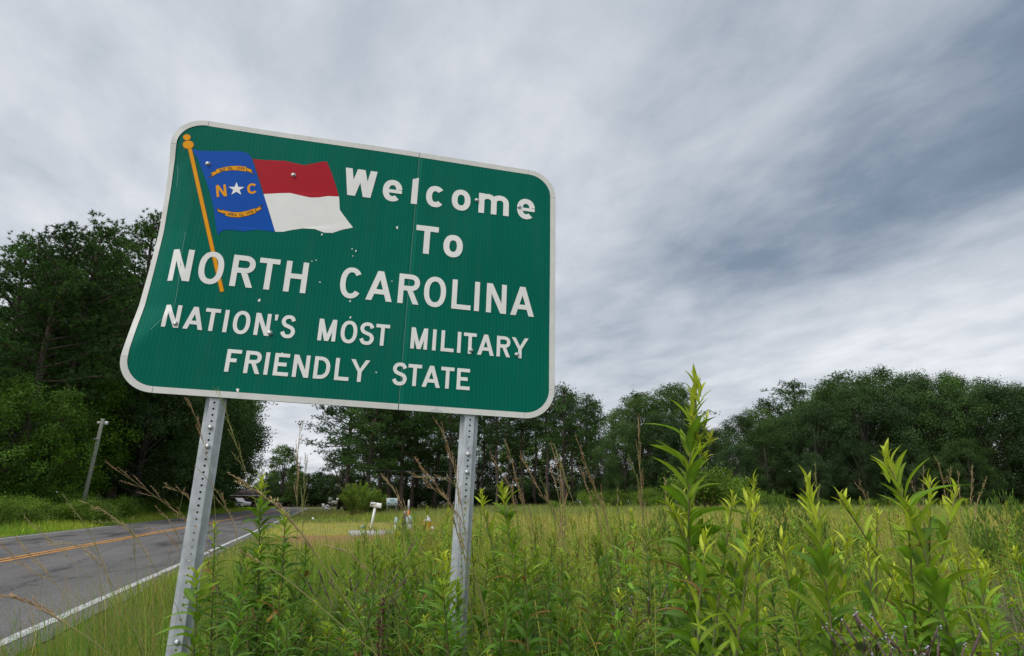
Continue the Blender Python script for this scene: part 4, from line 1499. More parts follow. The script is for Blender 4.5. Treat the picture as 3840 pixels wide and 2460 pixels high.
# ------------------------------------------------------------------ weeds: goldenrod with separate leaves, and smaller plants
def leaf_template(wid=0.20, fold=0.35, droop=0.25, n=6, wave=0.0):
    """lance-shaped leaf, length 1 along x, folded on its midrib"""
    V, T = [], []
    for i in range(n + 1):
        t = i / n
        w = wid * 0.5 * (math.sin(PI * t ** 0.80) ** 0.85 if 0 < t < 1 else 0.0) + (0.008 if i == 0 else 0)
        z = 0.10 * math.sin(PI * t * 0.9) - droop * t * t
        k = wave * math.sin(9 * t)
        V += [(t, -w, z + fold * w + k), (t, 0, z), (t, w, z + fold * w - k)]
    for i in range(n):
        a = 3 * i
        for j in (0, 1):
            q = a + j
            T += [(q, q + 3, q + 4), (q, q + 4, q + 1)]
    return np.array(V), np.array(T)


LEAF_T = [leaf_template(0.235, 0.40, 0.20), leaf_template(0.26, 0.30, 0.42, wave=0.008), leaf_template(0.18, 0.5, 0.05), leaf_template(0.22, 0.35, 0.62)]


def goldenrod_leaves(g, H, n, ln, bare=0.08, dark=(0.060, 0.135, 0.022), young=(0.36, 0.42, 0.050), tipf=0.86, el0=0.15, el1=1.25, branch=0, rosette=9, bloom=0.0):
    """list of (position, azimuth, elevation, size, colour, template) up one stem of height H, plus the stem paths"""
    out, stems = [], []
    bend_ = g.normal(0, 0.05, 2) * H
    cv = lambda f: np.array([bend_[0] * 2.5 * f * (1 - f), bend_[1] * 2.5 * f * (1 - f), H * f])
    stems.append([cv(f) for f in np.linspace(0, 1, 7)])
    dark, young = np.array(dark), np.array(young)

    def run(path, n, ln, f0, a0, tip_boost=1.0):
        for i in range(n):
            f = f0 + (1 - f0) * (i + 0.5) / n
            ff = max(0.0, (f - tipf) / (1 - tipf))
            prof = 0.70 + 0.45 * math.sin(PI * min(1, f * 1.05)) if f < tipf else (1.05 - 0.62 * ff)
            size = ln * prof * g.uniform(0.62, 1.22)
            el = el0 + (el1 - el0) * f ** 2.0 + g.normal(0, 0.22)
            if ff > 0:
                el = el1 * (0.80 + 0.25 * ff) + g.normal(0, .10)
            c = dark * (1 - ff) + young * ff
            if ff == 0 and f > 0.55:
                c = dark * (1.0 + 0.7 * (f - 0.55) / max(0.05, tipf - 0.55))
            p = np.array([np.interp(f, np.linspace(0, 1, len(path)), np.array(path)[:, w]) for w in range(3)])
            out.append((p, a0 + i * 2.39996 + g.normal(0, .40), el, size, c * math.exp(g.normal(0, .10)), int(g.integers(0, 4)) if ff == 0 else 2))
        for i in range(rosette):                         # young leaves crowding the tip
            q = i / max(1, rosette)
            p = np.array(path[-1]) - np.array([0, 0, 1.0]) * ln * .55 * (1 - q)
            out.append((p, a0 + i * 2.39996, el1 * .55 + .75 * q + g.normal(0, .1), ln * (.50 - .20 * q) * g.uniform(.8, 1.2), young * (0.65 + .5 * q) * math.exp(g.normal(0, .08)), 2))
    run(stems[0], n, ln, bare, g.uniform(0, 6))
    for b in range(branch):
        f = g.uniform(0.34, 0.70)
        a = b * 2.4 + g.uniform(-.4, .4)
        L = H * g.uniform(0.16, 0.30)
        p0 = cv(f)
        d = np.array([math.cos(a) * 0.62, math.sin(a) * 0.62, 0.85])
        path = [p0, p0 + d * L * .5, p0 + np.array([d[0] * L * .85, d[1] * L * .85, d[2] * L * 1.05])]
        stems.append(path)
        run(path, 13, ln * 0.62, 0.15, g.uniform(0, 6))
    if bloom > 0:
        for _ in range(int(60 * bloom)):
            f = g.uniform(0.80, 0.99)
            a = g.uniform(0, 6.28)
            p = cv(f) + np.array([math.cos(a), math.sin(a), .5]) * g.uniform(.01, .07) * (1.25 - f) * 2.2
            out.append((p, a, g.uniform(.5, 1.3), ln * .16, young * g.uniform(.9, 1.35), 2))
    return out, stems


def leaf_matrix(p, az, el, size, roll=0.0):
    return Matrix.Translation(Vector(p)) @ Matrix.Rotation(az, 4, 'Z') @ Matrix.Rotation(-el, 4, 'Y') @ Matrix.Rotation(roll, 4, 'X') @ Matrix.Scale(size, 4)


WEED_LEAF = leafmat('weed_leaf', (1.30, 1.20, 0.95), 0.34, 0.55, 0.2)
WEED_STEM = mat('reddish_weed_stem', (0.16, 0.115, 0.05), 0.7, col2=(0.10, 0.13, 0.04), scale=9)


def joined_weed(seed, **kw):
    g = np.random.default_rng(seed)
    lv, stems = goldenrod_leaves(g, **kw)
    B = MB()
    for p, az, el, size, c, ti in lv:
        V, T = LEAF_T[2 if g.uniform() < .6 else ti]
        M4 = np.array(leaf_matrix(p, az, el, size, g.normal(0, .25)))
        if g.uniform() < .05:
            c = np.array((.16, .10, .045)) * g.uniform(.6, 1.3)
        cc = np.tile(c, (len(V), 1))
        cc[1::3] *= 1.3                                  # paler midrib
        B.add(V @ M4[:3, :3].T + M4[:3, 3], T, np.clip(cc * g.uniform(.9, 1.1, (len(V), 1)), .005, .6))
    S = MB()
    for st in stems:
        S.tube(st, np.linspace(.0042, .0016, len(st)) * (1.0 if st is stems[0] else .7), 5, cap=False)
    V, T, C = B.arrays()
    a, b, _ = S.arrays()
    return mesh_np('stem', a, b, None, True), mesh_np('foliage', V, T, C, True)


# the shared leaf meshes of the big plants: six tones from mature to young
TONES = [((0.048, 0.112, 0.020), 0), ((0.070, 0.150, 0.024), 1), ((0.105, 0.200, 0.028), 1), ((0.175, 0.270, 0.036), 2), ((0.230, 0.320, 0.044), 2), ((0.310, 0.380, 0.056), 2), ((0.070, 0.150, 0.024), 3), ((0.105, 0.200, 0.028), 0), ((0.20, 0.125, 0.05), 3)]
LEAF_MESH = []
for c, ti in TONES:
    V, T = LEAF_T[ti]
    cc = np.tile(c, (len(V), 1))
    cc[1::3] *= 1.35                                     # paler midrib
    cc *= rng.uniform(.88, 1.12, (len(V), 1))
    me = mesh_np('leaf', V, T, cc, True)
    me.materials.append(WEED_LEAF)
    LEAF_MESH.append(me)


def big_goldenrod(tip, low, Y, n, ln, label, seed, branch=0, tipf=0.84, bare=0.10, el1=1.25, group='goldenrod plants with separate broad leaves', el0=0.10, tone=0):
    """tip and low: two pixels of the stem, at depth Y; every leaf is an object of its own"""
    g = np.random.default_rng(seed)
    a, b = at(*tip, Y), at(*low, Y + g.normal(0, .02))
    z0 = tz(b.x, b.y)
    k = (a.z - z0) / (a.z - b.z)
    base = a + (b - a) * k
    r = thing('goldenrod_plant', label, 'plant', base, 0.0, group)
    H = a.z - z0
    lv, stems = goldenrod_leaves(g, H, int(n * 1.9), ln, bare, tipf=tipf, el1=el1, branch=branch, el0=el0)
    sh = np.array([(a.x - base.x) / H, (a.y - base.y) / H])
    lean = lambda p: np.array([p[0] + sh[0] * p[2], p[1] + sh[1] * p[2], p[2]])
    for st in stems:
        st2 = [lean(p) for p in st]
        MB().tube(st2, np.linspace(.0052, .0017, len(st)) * (1.0 if st is stems[0] else .65), 6, cap=False).build('stem' if st is stems[0] else 'side_stem', WEED_STEM, r, True)
    order = [0, 1, 2, 3, 4, 5]
    for p, az, el, size, c, ti in lv:
        lum = c[1]
        idx = int(np.argmin([abs(TONES[q][0][1] - lum * (1 + tone)) for q in order]))
        if idx in (1, 2) and g.uniform() < .4:
            idx = 6 if idx == 1 else 7
        if idx < 3 and g.uniform() < .05:
            idx = 8                                      # withered leaf
        o = bpy.data.objects.new('leaf', LEAF_MESH[idx])
        COL.objects.link(o)
        o.parent = r
        o.matrix_local = leaf_matrix(lean(p), az, el, size, float(g.normal(0, .3)))
    return r


TALLEST = big_goldenrod((2615, 1432), (2752, 2420), 1.72, 78, .120, 'tallest goldenrod, its pale spiky tip rising above the far trees', 101, 0, .86, .05, 1.2, None, tone=.25)
for j, (tip, low, Y, n, lb) in enumerate([
        ((2500, 1885), (2640, 2200), 1.70, 24, 'slanting goldenrod shoot with yellow tip left of the tallest goldenrod'),
        ((2562, 1868), (2660, 2210), 1.78, 24, 'goldenrod shoot with twin pale tips beside the tallest stem'),
        ((2748, 1862), (2715, 2220), 1.66, 24, 'yellow-tipped goldenrod shoot close to the right of the tallest stem'),
        ((2832, 1806), (2770, 2230), 1.74, 28, 'higher yellow-tipped goldenrod shoot right of the tallest stem'),
        ((2838, 1874), (2790, 2280), 1.62, 24, 'goldenrod shoot with pale tip just below the higher one'),
        ((2648, 2006), (2700, 2330), 1.60, 20, 'short goldenrod shoot with small yellow tip in front of the tallest stem'),
        ((2815, 2020), (2780, 2350), 1.58, 24, 'leafy goldenrod shoot with thick yellow tip at the foot of the tallest stem')]):
    big_goldenrod(tip, low, Y, n + 8, .086, lb, 120 + j, 0, .87, .12, 1.05, 'shoots around the tallest goldenrod', tone=.3)
for j, (tip, low) in enumerate([((2592, 1560), (2622, 1640)), ((2650, 1570), (2634, 1650)), ((2598, 1620), (2640, 1690)), ((2668, 1640), (2650, 1700)), ((2620, 1690), (2655, 1740))]):
    a, b = at(*tip, 1.70) - TALLEST.location, at(*low, 1.72) - TALLEST.location
    d = a - b
    B = MB().tube([tuple(b), tuple(b + d * .5), tuple(a)], [.0016, .0014, .001], 4, (.16, .2, .05), False)
    g = np.random.default_rng(700 + j)
    for q in range(18):
        V, T = LEAF_T[2]
        M4 = np.array(leaf_matrix(b + d * (.35 + .65 * q / 18), q * 2.4, .5 + g.normal(0, .3) + .5 * q / 18, float(g.uniform(.016, .034)), float(g.normal(0, .4))))
        B.add(V @ M4[:3, :3].T + M4[:3, 3], T, np.array((.34, .40, .05)) * g.uniform(.8, 1.2))
    B.build('bud_cluster', WEED_LEAF, TALLEST, True, True)
big_goldenrod((3320, 1706), (3408, 2300), 1.55, 64, .118, 'tall goldenrod with pointed dark leaves and reddish stem', 140, 0, .88, .05, 1.05, None, tone=.2)
big_goldenrod((3030, 1816), (3036, 2380), 1.60, 62, .106, 'straight goldenrod with bright yellow-green top and brown stem', 141, 3, .80, .05, 1.2, None, tone=.25)
for j, (tip, low, Y, n, lb) in enumerate([
        ((3140, 1852), (3290, 2110), 1.66, 24, 'goldenrod shoot bent to the left with curled yellow tip'),
        ((3489, 1808), (3500, 2180), 1.62, 24, 'goldenrod shoot with wavy yellow-green top leaves'),
        ((3590, 1836), (3490, 2200), 1.58, 28, 'goldenrod shoot leaning right with frayed yellow tip'),
        ((3401, 1880), (3420, 2200), 1.50, 20, 'goldenrod shoot with curled pale bracts on the tall pointed-leaved plant'),
        ((3289, 1922), (3300, 2230), 1.85, 22, 'pale yellow goldenrod top behind the pointed-leaved plant'),
        ((3180, 1992), (3190, 2300), 1.75, 22, 'small pale goldenrod between the straight one and the tall pointed one'),
        ((3254, 2068), (3262, 2330), 1.62, 18, 'low goldenrod with short yellow tip near the dried purple flowers'),
        ((2930, 2020), (2985, 2240), 1.62, 18, 'side shoot of goldenrod with pale bud leaning left of the straight plant'),
        ((3131, 2034), (3075, 2240), 1.60, 16, 'side shoot of goldenrod with star-shaped yellow bud'),
        ((2854, 2006), (2880, 2330), 1.95, 30, 'narrow-leaved goldenrod between the tallest and the straight plant'),
        ((3655, 2068), (3680, 2380), 1.75, 28, 'goldenrod with several small yellow tips at the field side'),
        ((3580, 2070), (3640, 2380), 1.95, 20, 'thin goldenrod with yellow star tip behind the many-tipped one'),
        ((3700, 2118), (3690, 2420), 1.80, 18, 'goldenrod shoot with spreading pale tip in the field grass')]):
    big_goldenrod(tip, low, Y, n + 10, .084, lb, 150 + j, 0, .87, .10, 1.0, 'goldenrod shoots around the two tall plants', tone=.3)
big_goldenrod((738, 2140), (690, 2440), 2.12, 60, .104, 'dark goldenrod standing close in front of the leaning post', 170, 0, .86, .05, .55, None, el0=.05, tone=-.1)
big_goldenrod((976, 1800), (958, 2250), 2.75, 84, .100, 'bushy-topped goldenrod against the road with many fine tip leaves', 171, 7, .84, .05, .75, None, tone=0)
big_goldenrod((1070, 1926), (1065, 2330), 2.60, 78, .096, 'dark goldenrod with crowded leaf rosette at the top beside the bushy one', 172, 4, .86, .05, .6, None, tone=-.1)
big_goldenrod((806, 1965), (795, 2300), 2.95, 44, .085, 'goldenrod half hidden behind the leaning post', 173, 2, .86, .05, .7, None, tone=-.1)
big_goldenrod((1880, 1824), (1925, 2300), 2.45, 64, .100, 'tall goldenrod with broad plume of leaves right of the straight post', 174, 0, .88, .04, .95, None, tone=.1)
big_goldenrod((1800, 1850), (1890, 2280), 2.52, 34, .085, 'yellow-tipped goldenrod leaning against the straight post', 175, 0, .82, .06, 1.1, None, tone=.2)
big_goldenrod((1660, 2075), (1690, 2440), 2.18, 56, .085, 'goldenrod budding with yellow flower clusters in front of the straight post', 176, 6, .74, .05, .7, None, tone=.1)

WEEDS = [joined_weed(200 + i, H=1.0, n=int(92 + 6 * (i % 5)), ln=.074 + .008 * (i % 3), el0=.15 + .1 * (i % 2), el1=(.95 if i % 2 else .6), branch=(0, 2, 0, 3, 0, 4, 0, 2)[i % 8],
                     dark=((.055, .120, .024), (.070, .150, .026), (.100, .195, .034), (.060, .130, .026))[i % 4], tipf=.90 - .03 * (i % 3), young=(.19, .28, .042)) for i in range(10)]
i = 0


def weed(px, tip_y, Y, label, group, kind=None, wide=1.0, lean=0.0):
    global i
    i += 1
    p = at(px, tip_y, Y)
    z0 = tz(p.x, p.y)
    h = p.z - z0
    k = i % 10 if kind is None else kind
    r = thing('goldenrod_plant', label, 'plant', (p.x + lean, p.y, z0), random.uniform(0, 6.28), group)
    r.scale = (wide, wide, h)
    r.rotation_euler = (random.gauss(0, .05), random.gauss(0, .05), random.uniform(0, 6.28))
    obj('stem', WEEDS[k][0], WEED_STEM, r)
    obj('foliage', WEEDS[k][1], WEED_LEAF, r)


for px, ty, Y in [(2169, 2011, 2.9), (2264, 1934, 3.4), (2313, 2011, 3.6), (2386, 1983, 3.0), (2471, 1992, 3.0), (1966, 1997, 3.2), (2245, 2020, 4.0), (2540, 2060, 3.2), (1155, 2040, 3.0), (1425, 2042, 3.0), (1479, 2092, 2.7), (1326, 2155, 2.5), (1412, 2250, 2.2),
                  (1244, 2371, 2.1), (1590, 2110, 3.0), (1320, 2180, 2.7), (1940, 2050, 2.6), (2045, 2015, 3.3), (2110, 2100, 2.8), (890, 2180, 2.6), (1010, 2300, 2.2), (2620, 2110, 2.6), (3010, 2120, 2.6), (3480, 2100, 2.6), (2250, 2275, 2.0), (2360, 2270, 2.0), (2330, 2350, 1.9), (2470, 2340, 2.0)]:
    weed(px, ty, Y, 'goldenrod with a single spire of dark narrow leaves and pale bud tip', 'single-spire goldenrods between the posts and the tallest plant')
WEEDS += [joined_weed(240 + i, H=1.0, n=96, ln=.084, el0=.05, el1=.9, branch=(0, 3, 5, 2)[i], dark=(.085, .180, .026), tipf=.92, young=(.34, .40, .05)) for i in range(4)]
n = 0
while n < 30:
    Y = random.uniform(1.55, 3.2)
    px = random.uniform(2420, 3920)
    ty = random.uniform(2040, 2400)
    p = at(px, ty, Y)
    if not (0.40 < p.z < 1.0):
        continue
    weed(px, ty, Y, 'lush light green goldenrod with broad leaves among the tall plants', 'broad-leaved young goldenrods at the field side', 10 + n % 4, random.uniform(.8, 1.1))
    n += 1
n = 0
while n < 40:
    Y = random.uniform(9.5, 16)
    px = random.uniform(1490, 1800)
    x = gx(px, Y)
    r = thing('field_weed', 'brownish tall weed crowding in front of the hydrant and pedestals', 'plant', (x, Y, tz(x, Y)), random.uniform(0, 6.28), 'tall weeds before the hydrant')
    r.scale = (1.5, 1.5, random.uniform(.55, .82))
    obj('stem', WEEDS[n % 8][0], WEED_STEM, r)
    obj('foliage', WEEDS[n % 8][1], WEED_LEAF, r)
    n += 1
n = 0
while n < 115:
    Y = random.uniform(1.9, 4.4)
    px = random.uniform(860, 2480)
    ty = random.uniform(2040, 2400)
    p = at(px, ty, Y)
    if road_s(p.x, p.y) < -0.8 or not (0.40 < p.z < 1.0):
        continue
    weed(px, ty, Y, 'dark green narrow-leaved goldenrod in the dense growth around the sign posts', 'dense goldenrods around the sign posts', (0, 4, 8, 3, 7, 1)[n % 6], random.uniform(.8, 1.1))
    n += 1
n = 0
while n < 92:
    Y = 1.9 * (7.5 / 1.9) ** random.random()
    px = random.uniform(880, 3950)
    ty = random.uniform(2060, 2420)
    p = at(px, ty, Y)
    s = road_s(p.x, p.y)
    if s < -0.9 or not (0.38 < p.z < 0.98):
        continue
    weed(px, ty, Y, 'low weed with narrow leaves among the verge grass', 'low leafy weeds in the verge', None, random.uniform(.75, 1.15))
    n += 1
WEEDS += [joined_weed(260 + i, H=1.0, n=110, ln=.060, el0=.35, el1=1.1, branch=(3, 6, 0, 8)[i], dark=((.165, .260, .045), (.125, .220, .040), (.20, .27, .06), (.14, .23, .04))[i], tipf=.90, young=(.34, .38, .06), bare=.2) for i in range(4)]
n = 0
while n < 215:
    Y = 3.6 * (15 / 3.6) ** random.random()
    px = random.uniform(1180, 3950)
    x = gx(px, Y)
    if road_s(x, Y) < .6 or 2480 < px < 3560 and Y < 5:
        continue
    h = random.uniform(.76, 1.14) * (.86 if px < 1500 else 1.0)
    r = thing('field_weed', 'tall fine-leaved light green weed rising out of the field grass', 'plant', (x, Y, tz(x, Y)), random.uniform(0, 6.28), 'tall fine-leaved weeds in the field')
    wd = random.uniform(.9, 1.5)
    r.scale = (wd, wd, h)
    r.rotation_euler = (random.gauss(0, .06), random.gauss(0, .06), random.uniform(0, 6.28))
    obj('stem', WEEDS[14 + n % 4][0], WEED_STEM, r)
    obj('foliage', WEEDS[14 + n % 4][1], WEED_LEAF, r)
    n += 1
n = 0
while n < 42:
    Y = 5.5 * (14 / 5.5) ** random.random()
    px = random.uniform(1150, 3950)
    x = gx(px, Y)
    if road_s(x, Y) < 1.0 or (Y > 15 and road_s(x, Y) < 6):
        continue
    h = random.uniform(.45, .95)
    r = thing('field_weed', 'yellow-tipped weed standing in the tall field grass', 'plant', (x, Y, tz(x, Y)), random.uniform(0, 6.28), 'weeds out in the field grass')
    wd = random.uniform(1.0, 2.2) if Y > 14 else random.uniform(.9, 1.3)
    r.scale = (wd, wd, h)
    k = n % 10
    obj('stem', WEEDS[k][0], WEED_STEM, r)
    obj('foliage', WEEDS[k][1], WEED_LEAF, r)
    n += 1


def far_weeds():
    """weeds farther out in the field, too small and many to tell apart"""
    B = MB()
    n = 0
    while n < 110:
        Y = 13 * (58 / 13.0) ** random.random()
        x = gx(random.uniform(1300, 3950), Y)
        if road_s(x, Y) < 6:
            continue
        me = WEEDS[n % 10][1]
        V = np.empty(len(me.vertices) * 3, np.float32)
        me.vertices.foreach_get('co', V)
        V = V.reshape(-1, 3)
        T = np.empty(len(me.loops), np.int32)
        me.loops.foreach_get('vertex_index', T)
        C = np.empty(len(V) * 4, np.float32)
        me.attributes['Col'].data.foreach_get('color', C)
        a, w = random.uniform(0, 6.28), random.uniform(1.0, 2.2)
        R_ = np.array([[math.cos(a) * w, -math.sin(a) * w, 0], [math.sin(a) * w, math.cos(a) * w, 0], [0, 0, random.uniform(.45, .95)]])
        B.add(V @ R_.T + np.array([x, Y, tz(x, Y)]), T.reshape(-1, 3), C.reshape(-1, 4)[:, :3])
        n += 1
    tag(B.build('far_field_weeds', WEED_LEAF, None, False, True), 'scattered yellow-tipped weeds far out in the field grass', 'weeds', None, 'stuff')


far_weeds()
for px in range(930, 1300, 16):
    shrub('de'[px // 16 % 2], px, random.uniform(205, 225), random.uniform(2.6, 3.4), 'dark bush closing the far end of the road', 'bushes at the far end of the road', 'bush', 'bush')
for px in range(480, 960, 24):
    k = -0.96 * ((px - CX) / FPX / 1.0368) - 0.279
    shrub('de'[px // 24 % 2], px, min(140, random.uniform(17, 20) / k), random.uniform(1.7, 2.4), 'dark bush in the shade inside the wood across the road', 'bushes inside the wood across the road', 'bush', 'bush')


# ------------------------------------------------------------------ seeding grasses, dried flower heads
STRAW = mat('straw_stalk', (0.36, 0.27, 0.12), 0.7, col2=(0.22, 0.25, 0.07), scale=4)
SEED_BROWN = mat('brown_seed_head', (0.46, 0.29, 0.16), 0.8, var=.25, scale=30)
SEED_TAN = mat('tan_seed_head', (0.50, 0.37, 0.19), 0.8, var=.25, scale=30)
SEED_GREEN = mat('green_seed_head', (0.30, 0.30, 0.10), 0.8, var=.25, scale=30)
STALK_GREEN = mat('green_stalk', (0.19, 0.25, 0.06), 0.7, col2=(0.30, 0.26, 0.09), scale=5)


def seed_grass(pix, Y, label, group, head=0.30, kind='brown', rad=.0021, seed=0, spread=.22, nb=11):
    """one stalk: a curve through the photograph's pixels at depth Y, carried on down to the ground"""
    g = np.random.default_rng(seed)
    pts = [np.array(at(px, py, Y + k * .04)) for k, (px, py) in enumerate(pix)]
    if len(pts) > 2:
        pts = [np.array(p) for p in spline(pts, 5)]
    d = pts[-1] - pts[-2]
    d /= np.linalg.norm(d)
    d = unit(d + np.array([0, 0, -0.45]))
    while pts[-1][2] > tz(pts[-1][0], pts[-1][1]) + .01 and len(pts) < 60:
        stp = min(.12, (pts[-1][2] - tz(pts[-1][0], pts[-1][1])) / max(.2, -d[2]) + .003)
        pts.append(pts[-1] + d * stp)
        d = unit(d + np.array([0, 0, -.16]))
    P = np.array(pts[::-1])
    base = P[0].copy()
    r = thing('seed_grass', label, 'grass', base, 0, group)
    P = P - base
    k = len(P)
    MB().tube(P, np.linspace(rad, rad * .45, k), 4, cap=False).build('stalk', STALK_GREEN if kind == 'green' else STRAW, r, True)
    seg = np.concatenate([[0], np.cumsum(np.linalg.norm(np.diff(P, axis=0), axis=1))])
    L = seg[-1]
    hl = min(head, L * .45)
    B = MB()
    for b in range(nb):
        f = L - hl * (1 - (b + g.uniform(0, .6)) / nb)
        p = np.array([np.interp(f, seg, P[:, w]) for w in range(3)])
        p2 = np.array([np.interp(min(L, f + .02), seg, P[:, w]) for w in range(3)])
        p1 = np.array([np.interp(f - .02, seg, P[:, w]) for w in range(3)])
        ax = unit(p2 - p1)
        dd = unit(ax + g.normal(0, spread, 3))
        ll = hl * g.uniform(.12, .34) * (1.15 - .5 * b / nb)
        q = [p, p + dd * ll * .5, p + dd * ll + np.array([0, 0, -.04 * ll])]
        B.tube(q, [rad * .35, rad * .8, rad * .25], 3, cap=False)
        for e in range(5):                                   # spikelets
            c = p + dd * ll * (.3 + .14 * e)
            B.tube([c, c + unit(dd + g.normal(0, .5, 3)) * .011], [rad * .7, rad * .2], 3, cap=False)
    B.build('seed_head', {'brown': SEED_BROWN, 'tan': SEED_TAN, 'green': SEED_GREEN}[kind], r)
    return r


GA, GB, GC = 'seed grasses leaning by the leaning post', 'seed grasses between the two posts', 'seed grasses right of the straight post'
LA, LB, LC = 'thin seeding grass stalk leaning over the road edge', 'thin seeding grass stalk standing between the two posts', 'brown seeding grass stalk against the dark trees right of the posts'
stalks = [
    ([(434, 1760), (560, 1846), (719, 1970), (790, 2120)], 2.6, LA, GA, .42, 'brown'), ([(626, 1817), (719, 1880), (775, 2010)], 2.9, LA, GA, .26, 'tan'),
    ([(706, 1505), (757, 1632), (800, 1850), (815, 2050)], 2.45, LA, GA, .24, 'brown'), ([(827, 1480), (909, 1734), (960, 1890), (1010, 2130)], 2.3, LA, GA, .34, 'green'),
    ([(763, 1779), (827, 1862), (878, 1976), (910, 2150)], 2.35, LA, GA, .3, 'tan'), ([(108, 1957), (190, 2030), (330, 2160), (520, 2380)], 2.5, LA, GA, .22, 'tan'),
    ([(254, 1874), (324, 1982), (382, 2103), (440, 2280)], 2.4, LA, GA, .26, 'green'), ([(318, 1881), (458, 1963), (572, 2116), (660, 2270)], 2.3, LA, GA, .34, 'tan'),
    ([(363, 1957), (470, 1975), (560, 2090), (650, 2290)], 2.7, LA, GA, .2, 'green'), ([(203, 2040), (305, 2052), (400, 2160), (500, 2330)], 2.2, LA, GA, .26, 'tan'),
    ([(0, 2230), (127, 2269), (318, 2383), (440, 2480)], 1.9, LA, GA, .2, 'brown'), ([(10, 2050), (120, 2140), (286, 2237), (420, 2400)], 2.3, LA, GA, .22, 'brown'),
    ([(590, 1905), (640, 1960), (690, 2060)], 3.0, LA, GA, .2, 'tan'), ([(60, 2020), (200, 2180), (360, 2400)], 2.4, LA, GA, .2, 'tan'), ([(500, 1950), (505, 2080), (520, 2250)], 3.1, LA, GA, .2, 'green'), ([(560, 1978), (650, 2030), (700, 2150)], 2.8, LA, GA, .18, 'brown'),
    ([(690, 1835), (665, 1950), (625, 2120), (600, 2280)], 2.5, LA, GA, .03, 'brown'),
    ([(900, 2065), (1059, 2161), (1240, 2310), (1403, 2447)], 1.85, LB, GB, .08, 'tan'), ([(900, 1805), (964, 1843), (1059, 1919), (1167, 2053), (1384, 2384)], 2.0, LB, GB, .36, 'tan'),
    ([(1126, 1595), (1116, 1735), (1113, 2021), (1105, 2250)], 2.5, LB, GB, .3, 'brown'), ([(1145, 1709), (1139, 1887), (1130, 2080)], 2.6, LB, GB, .3, 'green'),
    ([(1441, 1786), (1511, 1900), (1581, 2066), (1620, 2250)], 2.5, LB, GB, .22, 'tan'), ([(1654, 1601), (1708, 1779), (1725, 1990), (1735, 2200)], 2.45, LB, GB, .32, 'brown'),
    ([(1565, 1731), (1619, 1824), (1702, 1910), (1740, 2080)], 2.4, LB, GB, .32, 'brown'), ([(1562, 1786), (1664, 1798), (1721, 1850), (1750, 2050)], 2.5, LB, GB, .3, 'tan'), ([(1575, 1750), (1660, 1850), (1735, 1960)], 2.7, LB, GB, .3, 'brown'),
    ([(980, 1750), (1000, 1900), (1010, 2100)], 3.0, LB, GB, .18, 'green'), ([(1230, 2050), (1330, 2090), (1420, 2200)], 2.4, LB, GB, .2, 'tan'), ([(1700, 1940), (1730, 2050), (1800, 2240), (1850, 2430)], 2.0, LB, GB, .05, 'green'), ([(1720, 2000), (1790, 2180), (1840, 2400)], 1.95, LB, GB, .05, 'tan'),
    ([(1850, 1724), (1913, 1829), (1950, 2000)], 2.7, LC, GC, .28, 'brown'), ([(1906, 1682), (1952, 1864), (2000, 2040)], 2.6, LC, GC, .28, 'brown'), ([(1955, 1717), (2025, 1843), (2081, 1934), (2137, 2081)], 2.5, LC, GC, .3, 'brown'),
    ([(2032, 1801), (2067, 1913), (2100, 2060)], 2.9, LC, GC, .22, 'green'), ([(2081, 1710), (2109, 1885), (2106, 2060)], 2.7, LC, GC, .4, 'brown'), ([(2095, 1730), (2115, 1890), (2118, 2060)], 2.75, LC, GC, .4, 'brown'), ([(2070, 1760), (2100, 1900), (2100, 2060)], 2.8, LC, GC, .36, 'tan'),
    ([(2085, 1682), (2158, 1913), (2190, 2080)], 2.5, LC, GC, .2, 'green'), ([(2172, 1671), (2215, 1787), (2260, 1913), (2309, 2102)], 2.4, LC, GC, .34, 'brown'), ([(2180, 1773), (2229, 1899), (2270, 2060)], 2.6, LC, GC, .28, 'brown'),
    ([(2316, 1822), (2318, 2011), (2322, 2200)], 3.0, LC, GC, .1, 'tan'), ([(2369, 1734), (2404, 1857), (2425, 2050)], 2.7, LC, GC, .3, 'green'), ([(2393, 1597), (2404, 1843), (2412, 2050)], 2.7, LC, GC, .42, 'brown'), ([(2495, 1804), (2502, 2011), (2506, 2200)], 3.1, LC, GC, .12, 'tan'),
    ([(3057, 1745), (3068, 1900), (3075, 2080)], 3.0, LC, GC, .2, 'green'), ([(3222, 1815), (3268, 1913), (3310, 2060)], 2.6, LC, GC, .3, 'brown'), ([(3464, 1759), (3462, 1900), (3460, 2080)], 3.6, LC, GC, .26, 'tan'), ([(3520, 1731), (3541, 1829), (3560, 2000)], 3.4, LC, GC, .24, 'tan'),
    ([(3556, 1760), (3572, 1880), (3580, 2040)], 3.6, LC, GC, .24, 'tan'), ([(3592, 1770), (3600, 1900), (3606, 2040)], 3.8, LC, GC, .2, 'tan'), ([(3646, 1759), (3638, 1900), (3630, 2040)], 3.6, LC, GC, .22, 'tan'), ([(3695, 1804), (3668, 1880), (3640, 2040)], 3.4, LC, GC, .26, 'tan'), ([(3420, 1810), (3450, 1900), (3470, 2040)], 3.7, LC, GC, .2, 'brown'),
    ([(1990, 2060), (2000, 2200), (2010, 2400)], 2.1, LC, GC, .05, 'green'), ([(2240, 1850), (2290, 2000), (2340, 2200)], 3.2, LC, GC, .2, 'tan'), ([(2420, 1900), (2440, 2060)], 3.6, LC, GC, .2, 'tan'), ([(1985, 1900), (2010, 2060)], 3.8, LC, GC, .18, 'tan'),
]
for q, (pix, Y, lb, gr, hd, kd) in enumerate(stalks):
    seed_grass(pix, Y, lb, gr, hd, kd, (.0013 if gr == GA else .0016) if Y > 2 else .0030, 300 + q, .13 if hd > .1 else .05, 12 if hd > .1 else 3)


